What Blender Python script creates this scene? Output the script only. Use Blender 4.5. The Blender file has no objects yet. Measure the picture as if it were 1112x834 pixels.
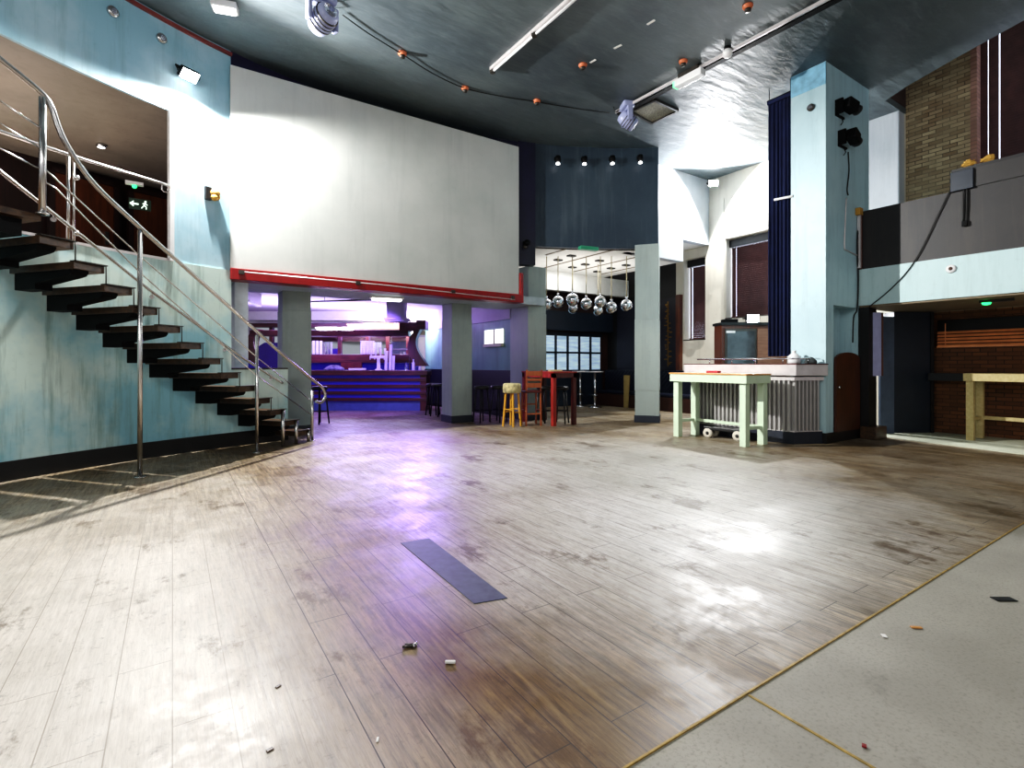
import bpy, bmesh, math, random
from mathutils import Vector, Matrix
random.seed(7)
COL = bpy.context.scene.collection
PI = math.pi
# ------------------------------------------------------------------ camera model (room axes: X along the screen wall, Y along the planks)
TH = math.radians(33.6); S, K = math.sin(TH), math.cos(TH)
FL, CX, HY, H = 555.0, 556.0, 396.0, 1.3
def at(px, py, d):
    l = (px-CX)/FL*d
    return Vector((d*S+l*K, d*K-l*S, H+(HY-py)/FL*d))
def dir_(px):
    t = (px-CX)/FL
    return S+t*K, K-t*S
def ground(px, py): p = at(px, py, FL*H/(py-HY)); p.z = 0; return p
def onX(px, py, x): return at(px, py, x/dir_(px)[0])
def onY(px, py, y): return at(px, py, y/dir_(px)[1])
def onZ(px, py, z): return at(px, py, (z-H)*FL/(HY-py))
C0 = Vector((3.9, 1.3)); R0 = 8.56
def drum(px, R=R0):
    a, b = dir_(px)
    A = a*a+b*b; B = -2*(a*C0.x+b*C0.y); Q = C0.length_squared-R*R
    d = (-B+math.sqrt(B*B-4*A*Q))/(2*A)
    return d, math.atan2(b*d-C0.y, a*d-C0.x)
def ondrum(px, py, R=R0): return at(px, py, drum(px, R)[0])
def pol(R, ph): return Vector((C0.x+R*math.cos(ph), C0.y+R*math.sin(ph)))

# ------------------------------------------------------------------ materials
def lin(c):
    return tuple(((v/12.92) if v <= .04045 else ((v+.055)/1.055)**2.4) for v in c)
def rgb(r, g, b): return lin((r/255, g/255, b/255))+(1,)
class NT:
    def __init__(s, name):
        s.m = bpy.data.materials.new(name); s.m.use_nodes = True
        s.t = s.m.node_tree; s.b = s.t.nodes['Principled BSDF']
    def n(s, typ, **kw):
        x = s.t.nodes.new(typ)
        for k, v in kw.items():
            if k.startswith('i_'):
                key = k[2:]; x.inputs[int(key) if key.isdigit() else key.replace('_', ' ')].default_value = v
            else: setattr(x, k, v)
        return x
    def l(s, a, b): s.t.links.new(a, b)
    def ramp(s, fac, stops):
        r = s.n('ShaderNodeValToRGB'); s.l(fac, r.inputs[0])
        e = r.color_ramp.elements
        while len(e) < len(stops): e.new(.5)
        for i, (p, c) in enumerate(stops): e[i].position = p; e[i].color = c if len(c) == 4 else tuple(c)+(1,)
        return r.outputs[0]
    def mix(s, fac, a, b, mode='MIX'):
        x = s.n('ShaderNodeMix', data_type='RGBA', blend_type=mode)
        if isinstance(fac, (int, float)): x.inputs[0].default_value = fac
        else: s.l(fac, x.inputs[0])
        for v, i in ((a, 6), (b, 7)):
            if isinstance(v, tuple): x.inputs[i].default_value = v
            else: s.l(v, x.inputs[i])
        return x.outputs[2]
    def coord(s, scale=(1,1,1), rot=(0,0,0), src='Object'):
        tc = s.n('ShaderNodeTexCoord'); mp = s.n('ShaderNodeMapping')
        mp.inputs['Scale'].default_value = scale; mp.inputs['Rotation'].default_value = rot
        s.l(tc.outputs[src], mp.inputs[0]); return mp.outputs[0]
    def world(s, scale=(1,1,1)):
        g = s.n('ShaderNodeNewGeometry'); mp = s.n('ShaderNodeMapping'); mp.inputs['Scale'].default_value = scale
        s.l(g.outputs['Position'], mp.inputs[0]); return mp.outputs[0]
    def noise(s, vec, scale, detail=4, rough=.55):
        x = s.n('ShaderNodeTexNoise'); x.inputs['Scale'].default_value = scale; x.inputs['Detail'].default_value = detail
        x.inputs['Roughness'].default_value = rough; s.l(vec, x.inputs['Vector']); return x.outputs[0]
    def bump(s, h, strength=.2, dist=.02):
        x = s.n('ShaderNodeBump'); x.inputs['Strength'].default_value = strength; x.inputs['Distance'].default_value = dist
        s.l(h, x.inputs['Height']); s.l(x.outputs[0], s.b.inputs['Normal'])
    def set(s, **kw):
        for k, v in kw.items():
            i = s.b.inputs[k.replace('_', ' ')]
            if hasattr(v, 'is_linked') or isinstance(v, bpy.types.NodeSocket): s.l(v, i)
            else: i.default_value = v
        return s.m
def plain(name, c, rough=.5, metal=0., var=.12, scale=6., emit=None, es=0., spec=.5, alpha=None):
    t = NT(name); v = t.noise(t.coord(), scale)
    dark = tuple(x*(1-var) for x in c[:3])+(1,); lite = tuple(min(1, x*(1+var)) for x in c[:3])+(1,)
    t.set(Base_Color=t.ramp(v, [(.3, dark), (.7, lite)]), Roughness=rough, Metallic=metal)
    t.b.inputs['Specular IOR Level'].default_value = spec
    if emit: t.set(Emission_Color=emit, Emission_Strength=es)
    return t.m
def painted(name, base, stain, dirt, rough=.5, streak=.5, scale=1.0, bump=.15, spec=.4):
    """old painted plaster: big patches, vertical runs and fine scuffs"""
    t = NT(name); w = t.world()
    big = t.noise(w, .55*scale, 5, .6); run = t.noise(t.world((6, 6, .5)), scale, 5, .7); fine = t.noise(w, 9*scale, 6, .7)
    c = t.mix(t.ramp(big, [(.42, (0,0,0,1)), (.6, (1,1,1,1))]), base, stain)
    c = t.mix(t.ramp(run, [(.5, (0,0,0,1)), (.72, (streak,)*3+(1,))]), c, dirt)
    c = t.mix(t.ramp(fine, [(.58, (0,0,0,1)), (.8, (.35,)*3+(1,))]), c, dirt)
    t.set(Base_Color=c, Roughness=rough); t.b.inputs['Specular IOR Level'].default_value = spec
    t.bump(t.noise(w, 4*scale, 6), bump, .01)
    return t.m
def wood(name, a, b, axis=0, rough=.45, scale=1.):
    t = NT(name); sc = [14*scale]*3; sc[axis] = 1.2*scale
    g = t.noise(t.coord(tuple(sc)), 1.5, 6, .65); g2 = t.noise(t.coord(), 2.5*scale, 3)
    c = t.mix(t.ramp(g, [(.3, (0,0,0,1)), (.7, (1,1,1,1))]), a, b)
    c = t.mix(t.ramp(g2, [(.45, (0,0,0,1)), (.75, (.4,.4,.4,1))]), c, tuple(x*.5 for x in a[:3])+(1,))
    t.set(Base_Color=c, Roughness=rough); t.bump(g, .15, .004)
    return t.m
def emis(name, c, s):
    t = NT(name); t.set(Base_Color=c, Emission_Color=c, Emission_Strength=s, Roughness=.4); return t.m
def brick(name, c1, c2, mortar, axes='yz', scale=4.4, dark=.5):
    t = NT(name); g = t.n('ShaderNodeNewGeometry'); sep = t.n('ShaderNodeSeparateXYZ'); t.l(g.outputs['Position'], sep.inputs[0])
    cb = t.n('ShaderNodeCombineXYZ')
    for i, ax in enumerate(axes): t.l(sep.outputs['xyz'.index(ax)], cb.inputs[i])
    br = t.n('ShaderNodeTexBrick', offset=.5); t.l(cb.outputs[0], br.inputs['Vector'])
    br.inputs['Color1'].default_value = c1; br.inputs['Color2'].default_value = c2; br.inputs['Mortar'].default_value = mortar
    br.inputs['Scale'].default_value = scale; br.inputs['Mortar Size'].default_value = .03; br.inputs['Brick Width'].default_value = .95; br.inputs['Row Height'].default_value = .32
    n = t.noise(g.outputs['Position'], 2.2, 6, .7)
    c = t.mix(t.ramp(n, [(.35, (0,0,0,1)), (.65, (.8,.8,.8,1))]), br.outputs[0], tuple(x*dark for x in c1[:3])+(1,))
    t.set(Base_Color=c, Roughness=.85); t.bump(br.outputs['Fac'], -.5, .02)
    return t.m

M = {}
def floor_mat():
    t = NT('worn plank floor'); g = t.n('ShaderNodeNewGeometry'); sep = t.n('ShaderNodeSeparateXYZ'); t.l(g.outputs['Position'], sep.inputs[0])
    cb = t.n('ShaderNodeCombineXYZ'); t.l(sep.outputs[1], cb.inputs[0]); t.l(sep.outputs[0], cb.inputs[1])
    br = t.n('ShaderNodeTexBrick', offset=.37, offset_frequency=2); t.l(cb.outputs[0], br.inputs['Vector'])
    br.inputs['Scale'].default_value = 1.0; br.inputs['Brick Width'].default_value = 1.35; br.inputs['Row Height'].default_value = .19
    br.inputs['Mortar Size'].default_value = .0026; br.inputs['Mortar Smooth'].default_value = .3; br.inputs['Bias'].default_value = 0.
    br.inputs['Color1'].default_value = (0,0,0,1); br.inputs['Color2'].default_value = (1,1,1,1); br.inputs['Mortar'].default_value = (.5,.5,.5,1)
    pos = g.outputs['Position']; BW = lambda a, b, v=1.: [(a, (0,0,0,1)), (b, (v,v,v,1))]
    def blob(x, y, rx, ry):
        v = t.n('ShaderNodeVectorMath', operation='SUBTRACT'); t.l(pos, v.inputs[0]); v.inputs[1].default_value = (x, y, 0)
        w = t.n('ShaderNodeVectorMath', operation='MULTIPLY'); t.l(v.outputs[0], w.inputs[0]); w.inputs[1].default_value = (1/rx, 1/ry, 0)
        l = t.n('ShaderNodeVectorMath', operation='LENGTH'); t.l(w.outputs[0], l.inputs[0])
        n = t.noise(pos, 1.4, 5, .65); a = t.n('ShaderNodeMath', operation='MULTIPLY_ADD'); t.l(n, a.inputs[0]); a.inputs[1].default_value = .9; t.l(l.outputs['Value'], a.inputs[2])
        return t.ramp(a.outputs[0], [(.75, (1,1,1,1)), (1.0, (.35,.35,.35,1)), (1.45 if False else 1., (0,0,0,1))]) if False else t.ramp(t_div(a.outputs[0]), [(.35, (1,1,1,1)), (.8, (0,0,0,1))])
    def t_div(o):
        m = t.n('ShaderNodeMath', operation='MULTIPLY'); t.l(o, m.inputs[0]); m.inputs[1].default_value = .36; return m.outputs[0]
    grain = t.noise(t.world((20, 1.1, 1)), 2.0, 10, .74)
    grain2 = t.noise(t.world((48, 2.6, 1)), 1.7, 8, .72)
    dusty = t.noise(t.world((1.0, .55, 1)), .8, 7, .66)
    c = t.mix(t.ramp(grain, BW(.38, .60)), rgb(70, 54, 36), rgb(178, 160, 130))
    c = t.mix(t.ramp(br.outputs[0], BW(0, 1, .6)), c, rgb(104, 86, 64))
    c = t.mix(t.ramp(grain2, BW(.52, .70, .85)), c, rgb(52, 40, 27))
    # dust and wear; pale blobs carry painted flood glare, nearly bare brown in a band down the middle of the frame
    c = t.mix(t.ramp(dusty, BW(.44, .60, .5)), c, rgb(176, 170, 158))
    lb = blob(-.35, 2.6, 1.35, 2.7)  # pale wear plus the stair flood's glare painted into the colour
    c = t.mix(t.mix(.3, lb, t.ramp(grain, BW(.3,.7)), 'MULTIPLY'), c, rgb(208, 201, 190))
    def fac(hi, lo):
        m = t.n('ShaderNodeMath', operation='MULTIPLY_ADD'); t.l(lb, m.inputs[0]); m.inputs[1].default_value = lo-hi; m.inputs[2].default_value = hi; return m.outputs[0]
    c = t.mix(t.mix(.35, blob(4.4, 4.9, 1.9, 1.7), t.ramp(grain, BW(.3,.6)), 'MULTIPLY'), c, rgb(184, 182, 176))  # farther patch of floor glare painted as paler planks
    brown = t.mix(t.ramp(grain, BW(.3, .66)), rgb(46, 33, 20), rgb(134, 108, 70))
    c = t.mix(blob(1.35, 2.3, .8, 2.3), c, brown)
    c = t.mix(t.mix(.25, blob(3.6, 2.7, 1.6, 1.0), t.ramp(grain, BW(.3,.6)), 'MULTIPLY'), c, rgb(206, 204, 200))  # corner flood's glare painted into the planks as a lighter patch
    yel = t.noise(t.world((1.6, .8, 1)), 1.3, 8, .74)
    c = t.mix(t.ramp(yel, BW(.56, .63, .8)), c, rgb(82, 60, 26))
    scuff = t.noise(t.world((3, 3, 3)), 5, 9, .82)
    c = t.mix(t.ramp(scuff, BW(.56, .70, .7)), c, rgb(64, 54, 44))
    streak = t.noise(t.world((11, .7, 1)), 2.3, 12, .8)
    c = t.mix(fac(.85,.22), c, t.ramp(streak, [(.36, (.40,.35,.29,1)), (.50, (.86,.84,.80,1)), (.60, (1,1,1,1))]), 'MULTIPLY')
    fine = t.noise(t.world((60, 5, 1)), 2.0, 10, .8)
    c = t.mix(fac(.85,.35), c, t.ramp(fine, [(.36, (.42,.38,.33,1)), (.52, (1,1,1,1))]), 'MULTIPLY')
    gap = t.mix(t.ramp(sep.outputs[0], BW(.45, .55)), rgb(146, 136, 122), rgb(44, 36, 28))
    c = t.mix(br.outputs['Fac'], c, gap)
    wet = t.noise(t.world((1.1, 1.1, 1)), 1.2, 8, .74)
    rg = t.ramp(wet, [(.44, (.54,.54,.54,1)), (.56, (.36,.36,.36,1))])
    t.set(Base_Color=c, Roughness=rg); t.b.inputs['Specular IOR Level'].default_value = .45
    t.bump(grain, .25, .004)
    return t.m
def concrete_mat(name, a, b, cc):
    t = NT(name); w = t.world()
    c = t.mix(t.ramp(t.noise(w, .8, 6), [(.4, (0,0,0,1)), (.65, (1,1,1,1))]), a, b)
    c = t.mix(t.ramp(t.noise(w, 70, 3, .7), [(.5, (0,0,0,1)), (.75, (.5,.5,.5,1))]), c, cc)
    c = t.mix(t.ramp(t.noise(w, 3.5, 8, .75), [(.58, (0,0,0,1)), (.78, (.6,.6,.6,1))]), c, cc)
    t.set(Base_Color=c, Roughness=.62); t.bump(t.noise(w, 60, 3), .15, .003); return t.m
def ceiling_mat():
    t = NT('dark satin ceiling'); w = t.world()
    c = t.mix(t.ramp(t.noise(w, .5, 5), [(.35, (0,0,0,1)), (.7, (1,1,1,1))]), rgb(66, 76, 82), rgb(92, 102, 104))
    c = t.mix(t.ramp(t.noise(t.world((2.5, 8, 1)), 1., 6, .7), [(.5, (0,0,0,1)), (.8, (.4,.4,.4,1))]), c, rgb(112, 122, 128))
    t.set(Base_Color=c, Roughness=.5); t.b.inputs['Specular IOR Level'].default_value = .6
    t.bump(t.noise(t.world((1.2, 3.5, 1)), 1.3, 5), .5, .05); return t.m
def cup(*k): return k
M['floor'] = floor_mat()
M['concrete'] = concrete_mat('grey concrete floor', rgb(136,132,120), rgb(160,156,144), rgb(88,84,74))
M['pale_concrete'] = concrete_mat('pale concrete strip', rgb(176,180,160), rgb(200,202,182), rgb(130,130,112))
M['ceiling'] = ceiling_mat()
M['wall_blue'] = painted('pale blue painted wall', rgb(172,198,208), rgb(138,176,192), rgb(112,138,148), .45, .5)
M['wall_mint'] = painted('mint painted lower wall', rgb(196,214,206), rgb(134,180,192), rgb(112,136,130), .45, .7, 1.3)
M['wall_white'] = painted('white painted wall', rgb(178,184,190), rgb(164,172,180), rgb(136,142,148), .5, .3)
M['cream'] = painted('cream painted plaster', rgb(200,194,180), rgb(188,182,168), rgb(150,142,126), .55, .3)
M['screen'] = painted('matte projection screen', rgb(192,194,190), rgb(178,182,178), rgb(158,162,160), .8, .35, .7, .06, .2)
M['navy'] = painted('navy painted fascia', rgb(26,30,46), rgb(36,34,62), rgb(20,22,34), .4, .3)
M['panel'] = painted('slate painted panel', rgb(52,64,74), rgb(42,54,66), rgb(78,88,94), .5, .5)
M['column'] = painted('grey green painted column', rgb(150,160,156), rgb(136,148,146), rgb(110,120,116), .5, .3)
M['skirting'] = plain('dark blue skirting', rgb(34,40,52), .45)
M['black'] = plain('black paint', rgb(16,16,18), .45)
M['red'] = painted('red painted beam', rgb(136,13,15), rgb(112,10,13), rgb(76,9,10), .4, .4)
M['soffit'] = plain('pale grey soffit', rgb(168,182,188), .6)
M['plaster'] = plain('white plaster', rgb(214,214,210), .7, var=.05)
M['taupe'] = painted('taupe mezzanine ceiling', rgb(142,134,124), rgb(126,120,112), rgb(96,90,84), .5, .3)
M['brown_dark'] = wood('dark brown panelling', rgb(46,26,22), rgb(66,38,30), 2, .4)
M['steel'] = plain('brushed stainless steel', rgb(200,198,196), .22, 1., var=.06)
M['chrome'] = plain('polished chrome', rgb(226,226,230), .06, 1., var=.02)
M['tread'] = wood('dark stained oak', rgb(40,28,20), rgb(92,66,42), 0, .4)
M['plate'] = plain('dark steel plate', rgb(70,66,62), .35, .6)
M['blackmetal'] = plain('black powder coated steel', rgb(10,10,11), .6, spec=.15)
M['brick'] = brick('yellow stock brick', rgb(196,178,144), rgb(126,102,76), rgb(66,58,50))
M['brick_dark'] = brick('dark brown brick', rgb(136,88,52), rgb(86,56,36), rgb(36,30,24))  # darker brown brick, used on the wall below the balcony
M['blind'] = plain('dark wooden blind slats', rgb(70,44,42), .45, var=.2)
M['blind_red'] = plain('varnished cedar blind slats', rgb(246,160,104), .4, var=.15)
M['glow'] = emis('daylight behind blind', (.75,.82,1,1), 5.)
M['mint'] = plain('mint painted timber', rgb(188,206,180), .45, var=.06)
M['orange_wood'] = wood('oiled pine top', rgb(176,120,60), rgb(206,150,86), 1)
M['pine'] = wood('pale pine timber', rgb(184,164,110), rgb(206,190,140), 0)
M['corr'] = plain('galvanised corrugated sheet', rgb(176,174,172), .34, .35, var=.06)
M['silver'] = plain('brushed aluminium edge', rgb(206,200,200), .35, .5)
M['curtain'] = plain('dark blue velvet', rgb(12,24,62), .9, var=.25, scale=3)
M['cable'] = plain('black rubber cable', rgb(14,14,14), .6)
M['white'] = plain('white plastic', rgb(226,226,226), .35, var=.04)
M['lilac_plastic'] = plain('lilac grey plastic housing', rgb(150,156,190), .35, var=.1)
M['red_wood'] = wood('red painted timber', rgb(120,28,24), rgb(170,52,40), 2)
M['mahog'] = wood('dark red mahogany', rgb(60,20,18), rgb(96,34,28), 2)
M['chair_wood'] = wood('orange stained beech', rgb(120,60,30), rgb(164,92,50), 2)
M['yellow_wood'] = wood('yellow stained beech', rgb(190,132,34), rgb(216,164,60), 2)
M['seat_fabric'] = plain('mottled cream and green fabric', rgb(176,164,120), .9, var=.5, scale=16)
M['bar_wood'] = wood('dark bar timber', rgb(44,20,24), rgb(96,46,42), 0, .35)
M['bar_blue'] = plain('blue lacquered board with led glow', rgb(40,34,120), .4, emit=(.05,.02,.9,1), es=.10)
M['bar_plinth'] = plain('blue grey plinth', rgb(74,92,128), .5)
M['teal'] = painted('teal wall', rgb(104,146,134), rgb(88,128,122), rgb(66,98,98), .5, .6)
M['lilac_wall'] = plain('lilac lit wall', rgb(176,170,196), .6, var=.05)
M['navy_door'] = plain('navy painted joinery', rgb(22,34,48), .35)
M['mirror'] = plain('mirror glass', rgb(206,210,216), .04, 1., var=.01)
M['leather'] = plain('dark blue leather', rgb(20,24,40), .35)
M['orange'] = plain('terracotta plastic', rgb(190,106,72), .5)
M['grille'] = plain('dusty grille mesh', rgb(120,116,100), .8, var=.5, scale=40)
M['lavender'] = plain('lavender board', rgb(152,154,186), .6)
M['door_brown'] = wood('brown veneer', rgb(62,30,18), rgb(96,50,28), 2, .35)
M['green_emit'] = emis('green exit light', (.03,.75,.18,1), 3)
M['lamp_emit'] = emis('white lamp lens', (1,1,1,1), 60)
M['soft_emit'] = emis('white lamp diffuser', (1,1,.97,1), 6)
M['paper'] = plain('white paper', rgb(220,218,212), .8)
M['stone_yellow'] = plain('sandy rubble', rgb(170,132,62), .9, var=.3)
M['darktape'] = plain('dark slate tape', rgb(62,66,80), .55, var=.25, scale=14)
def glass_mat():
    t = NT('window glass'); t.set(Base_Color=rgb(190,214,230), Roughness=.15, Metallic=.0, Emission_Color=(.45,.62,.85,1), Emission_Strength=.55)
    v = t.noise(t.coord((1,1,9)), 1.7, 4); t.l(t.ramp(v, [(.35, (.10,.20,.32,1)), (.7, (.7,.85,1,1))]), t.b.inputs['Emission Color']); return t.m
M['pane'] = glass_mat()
def pierced_mat():
    t = NT('clear glass'); t.set(Base_Color=(.8,.85,1,1), Roughness=.05, Transmission_Weight=.9); return t.m
M['clear'] = pierced_mat()

# ------------------------------------------------------------------ mesh builder
class MB:
    def __init__(s): s.v = []; s.f = []; s.sm = []
    def add(s, vs, fs, smooth=False, mtx=None):
        o = len(s.v)
        s.v += [tuple(mtx @ Vector(v)) if mtx else tuple(v) for v in vs]
        s.f += [tuple(i+o for i in f) for f in fs]; s.sm += [smooth]*len(fs); return s
    def box(s, x0, x1, y0, y1, z0, z1, mtx=None):
        vs = [(x,y,z) for z in (z0,z1) for x,y in ((x0,y0),(x1,y0),(x1,y1),(x0,y1))]
        return s.add(vs, [(3,2,1,0),(4,5,6,7),(0,1,5,4),(1,2,6,5),(2,3,7,6),(3,0,4,7)], mtx=mtx)
    def obox(s, c, size, rz=0, rx=0, ry=0):
        m = Matrix.Translation(c) @ Matrix.Rotation(rz,4,'Z') @ Matrix.Rotation(ry,4,'Y') @ Matrix.Rotation(rx,4,'X')
        x,y,z = (q/2 for q in size); return s.box(-x,x,-y,y,-z,z,m)
    def prism(s, pts, z0, z1, mtx=None):
        n = len(pts)
        area = sum(pts[i][0]*pts[(i+1)%n][1]-pts[(i+1)%n][0]*pts[i][1] for i in range(n))
        if area < 0: pts = pts[::-1]
        vs = [(p[0],p[1],z0) for p in pts]+[(p[0],p[1],z1) for p in pts]
        fs = [tuple(range(n))[::-1], tuple(range(n,2*n))]+[(i,(i+1)%n,(i+1)%n+n,i+n) for i in range(n)]
        return s.add(vs, fs, mtx=mtx)
    def beam(s, a, b, w, h, up=(0,0,1)):
        a, b = Vector(a), Vector(b); d = (b-a); L = d.length; d.normalize(); u = Vector(up)
        if abs(d.dot(u)) > .99: u = Vector((1,0,0))
        x = d.cross(u).normalized(); z = x.cross(d)
        m = Matrix((x,d,z)).transposed().to_4x4(); m.translation = a
        return s.box(-w/2,w/2,0,L,-h/2,h/2,m)
    def tube(s, pts, r, n=12, caps=True):
        pts = [Vector(p) for p in pts]; rs = r if isinstance(r, (list,tuple)) else [r]*len(pts)
        rings = []; prev = None
        for i,p in enumerate(pts):
            d = (pts[min(i+1,len(pts)-1)]-pts[max(i-1,0)]).normalized()
            if prev is None:
                u = Vector((0,0,1)) if abs(d.z) < .9 else Vector((1,0,0)); x = d.cross(u).normalized()
            else: x = (prev-d*prev.dot(d)).normalized()
            prev = x; y = d.cross(x)
            rings.append([p+(x*math.cos(2*PI*k/n)+y*math.sin(2*PI*k/n))*rs[i] for k in range(n)])
        o = len(s.v); s.v += [tuple(q) for rg in rings for q in rg]
        for i in range(len(rings)-1):
            for k in range(n):
                s.f.append((o+i*n+k, o+i*n+(k+1)%n, o+(i+1)*n+(k+1)%n, o+(i+1)*n+k)); s.sm.append(True)
        if caps:
            s.f.append(tuple(o+k for k in range(n))[::-1]); s.sm.append(False)
            s.f.append(tuple(o+(len(rings)-1)*n+k for k in range(n))); s.sm.append(False)
        return s
    def lathe(s, prof, c=(0,0,0), n=20, mtx=None):
        vs = []; fs = []
        for r,z in prof:
            for k in range(n): vs.append((c[0]+r*math.cos(2*PI*k/n), c[1]+r*math.sin(2*PI*k/n), c[2]+z))
        for i in range(len(prof)-1):
            for k in range(n): fs.append((i*n+k, i*n+(k+1)%n, (i+1)*n+(k+1)%n, (i+1)*n+k))
        fs.append(tuple(range(n))[::-1]); fs.append(tuple((len(prof)-1)*n+k for k in range(n)))
        return s.add(vs, fs, True, mtx)
    def ball(s, c, r, n=20, sz=1.):
        return s.lathe([(max(1e-4, r*math.sin(PI*i/14)), -r*sz*math.cos(PI*i/14)) for i in range(15)], c, n)
    def arc(s, R1, R2, p0, p1, z0, z1, n=24):
        pts = [pol(R1, p0+(p1-p0)*i/n) for i in range(n+1)]; out = [pol(R2, p0+(p1-p0)*i/n) for i in range(n+1)]
        vs = []
        for a,b in zip(pts, out): vs += [(a.x,a.y,z0),(a.x,a.y,z1),(b.x,b.y,z1),(b.x,b.y,z0)]
        fs = []
        for i in range(n):
            o = 4*i; q = o+4
            for j in range(4): fs.append((o+j, o+(j+1)%4, q+(j+1)%4, q+j))
        fs += [(3,2,1,0), (4*n,4*n+1,4*n+2,4*n+3)]
        return s.add(vs, fs)
    def build(s, name, mat, parent=None, bevel=0, world=False, label=None, origin=True, fixn=True):
        vs = [Vector(v) for v in s.v]; loc = Vector((0,0,0))
        if parent is not None and world:
            inv = parent_matrix(parent).inverted(); vs = [inv @ v for v in vs]
        elif parent is None and origin:
            xs = [v.x for v in vs]; ys = [v.y for v in vs]; zs = [v.z for v in vs]
            loc = Vector(((min(xs)+max(xs))/2, (min(ys)+max(ys))/2, min(zs))); vs = [v-loc for v in vs]
        me = bpy.data.meshes.new(name); me.from_pydata([tuple(v) for v in vs], [], s.f)
        for p, q in zip(me.polygons, s.sm): p.use_smooth = q
        if fixn:
            bm = bmesh.new(); bm.from_mesh(me); bmesh.ops.recalc_face_normals(bm, faces=bm.faces); bm.to_mesh(me); bm.free()
        me.materials.append(M[mat] if isinstance(mat, str) else mat)
        o = bpy.data.objects.new(name, me); COL.objects.link(o); o.location = loc
        if parent is not None: o.parent = parent
        if bevel:
            b = o.modifiers.new('bevel', 'BEVEL'); b.width = bevel; b.segments = 2; b.limit_method = 'ANGLE'
        if label: o['label'] = label
        return o
def parent_matrix(o):
    m = Matrix.Translation(o.location) @ o.rotation_euler.to_matrix().to_4x4()
    return parent_matrix(o.parent) @ m if o.parent else m
def tag(o, label, cat, group=None, kind=None):
    o['label'] = label; o['category'] = cat
    if group: o['group'] = group
    if kind: o['kind'] = kind
    return o
def thing(name, label, cat, loc=(0,0,0), rz=0, group=None):
    o = bpy.data.objects.new(name, None); COL.objects.link(o); o.location = loc; o.rotation_euler = (0,0,rz); o.empty_display_size = .1
    return tag(o, label, cat, group)
def struct(o, label, cat): return tag(o, label, cat, kind='structure')
def copy_thing(o, loc, rz=None, label=None):
    r = o.copy(); COL.objects.link(r); r.location = loc
    if rz is not None: r.rotation_euler = (0,0,rz)
    if label: r['label'] = label
    for c in list(o.children):
        q = c.copy(); COL.objects.link(q); q.parent = r
        for g in list(c.children):
            w = g.copy(); COL.objects.link(w); w.parent = q
    return r

ZC = 6.3      # main ceiling height
# ================================================================== SETTING
YE = 1.17     # edge between planks and concrete
struct(MB().box(-6, 13.5, YE, 19, -.2, 0).build('floor', 'floor'), 'worn wooden plank dance floor, bleached and scuffed, flood glare painted in', 'floor')
struct(MB().box(-6, 13.5, -5, YE, -.2, -.002).build('floor', 'concrete'), 'bare grey concrete floor beside the plank dance floor', 'floor')
a, b, c, d = ground(944,467.5), ground(944,473), ground(1112,494), ground(1112,480)
struct(MB().prism([(10.55,4.6),(b.x,b.y),(c.x,c.y),(9.3,-1),(12.19,-1),(12.19,4.6)], -.05, .008).build('floor', 'pale_concrete'), 'pale concrete strip of floor under the balcony', 'floor')
M['strip_yellow'] = plain('yellowed sealant', rgb(150,124,62), .6, var=.4, scale=20)
struct(MB().box(-6, 13.4, YE-.004, YE+.004, -.05, .004).build('trim_1', 'strip_yellow'), 'thin yellow strip between plank floor and grey concrete', 'floor trim')
g1 = ground(790,745)
struct(MB().prism([(1.885,YE-.01),(1.895,YE-.01),(1.855,-1.5),(1.845,-1.5)], -.05, .002).build('trim_2', 'strip_yellow'), 'thin yellow joint line running across the grey concrete', 'floor trim')

ph = lambda px: drum(px)[1]
PL = math.radians(158)            # left end of the drum, out of frame
p185, p250, p312 = ph(185), ph(250.5), ph(312)
struct(MB().arc(R0, R0+.05, PL, p185, 4.98, ZC, 30).arc(R0, R0+.05, p185, p250, 2.8, ZC, 10).build('wall_left', 'wall_blue'), 'curved pale blue upper wall over the stairs, opening cut in it', 'wall')
struct(MB().arc(R0-.02, R0+.25, PL, p250, 0, 2.8, 36).build('wall_stairs', 'wall_mint'), 'curved mint lower wall behind the stairs', 'wall')
struct(MB().arc(R0-.02, R0+.1, p250, p312, 0, 1.22, 6).build('wall_low', 'wall_mint'), 'low mint wall ending beside the leftmost column', 'wall')
struct(MB().arc(R0-.025, R0+.11, p250, p312, 1.22, 1.245, 6).build('trim_3', 'plate'), 'dark capping strip on the low mint wall', 'trim')
struct(MB().arc(R0-.045, R0-.02, PL, p312, 0, .22, 36).build('baseboard_left', 'black'), 'black skirting along the curved mint wall', 'skirting')
struct(MB().arc(R0-.05, R0, PL, p250, ZC-.09, ZC-.045, 36).build('trim_4', plain('dull red paint', rgb(120,56,52), .5)), 'thin red strip along the top of the curved blue wall', 'trim')
struct(MB().arc(R0-.05, R0+.02, p185-.0035, p185+.0035, 2.8, 4.99, 1).build('trim_5', 'white'), 'narrow white corner bead at the edge of the stair opening', 'trim')
# dark fascia behind the screen, and the slate panel on the right
p563, p580, p715 = ph(560), ph(581), ph(715)
struct(MB().arc(R0, R0+.2, p250, ph(562), 2.72, ZC, 30).build('wall_back', 'navy'), 'curved navy fascia above and behind the white screen', 'wall')
struct(MB().arc(R0-.03, R0+.2, ph(562), p580, 3.55, ZC, 3).build('wall_back', 'navy'), 'narrow navy upright of wall between white screen and slate panel', 'wall')
struct(MB().arc(R0, R0+.2, p580, p715, 3.98, ZC, 14).build('wall_panel', 'panel'), 'curved slate coloured wall panel above the lobby opening', 'wall')
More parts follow.
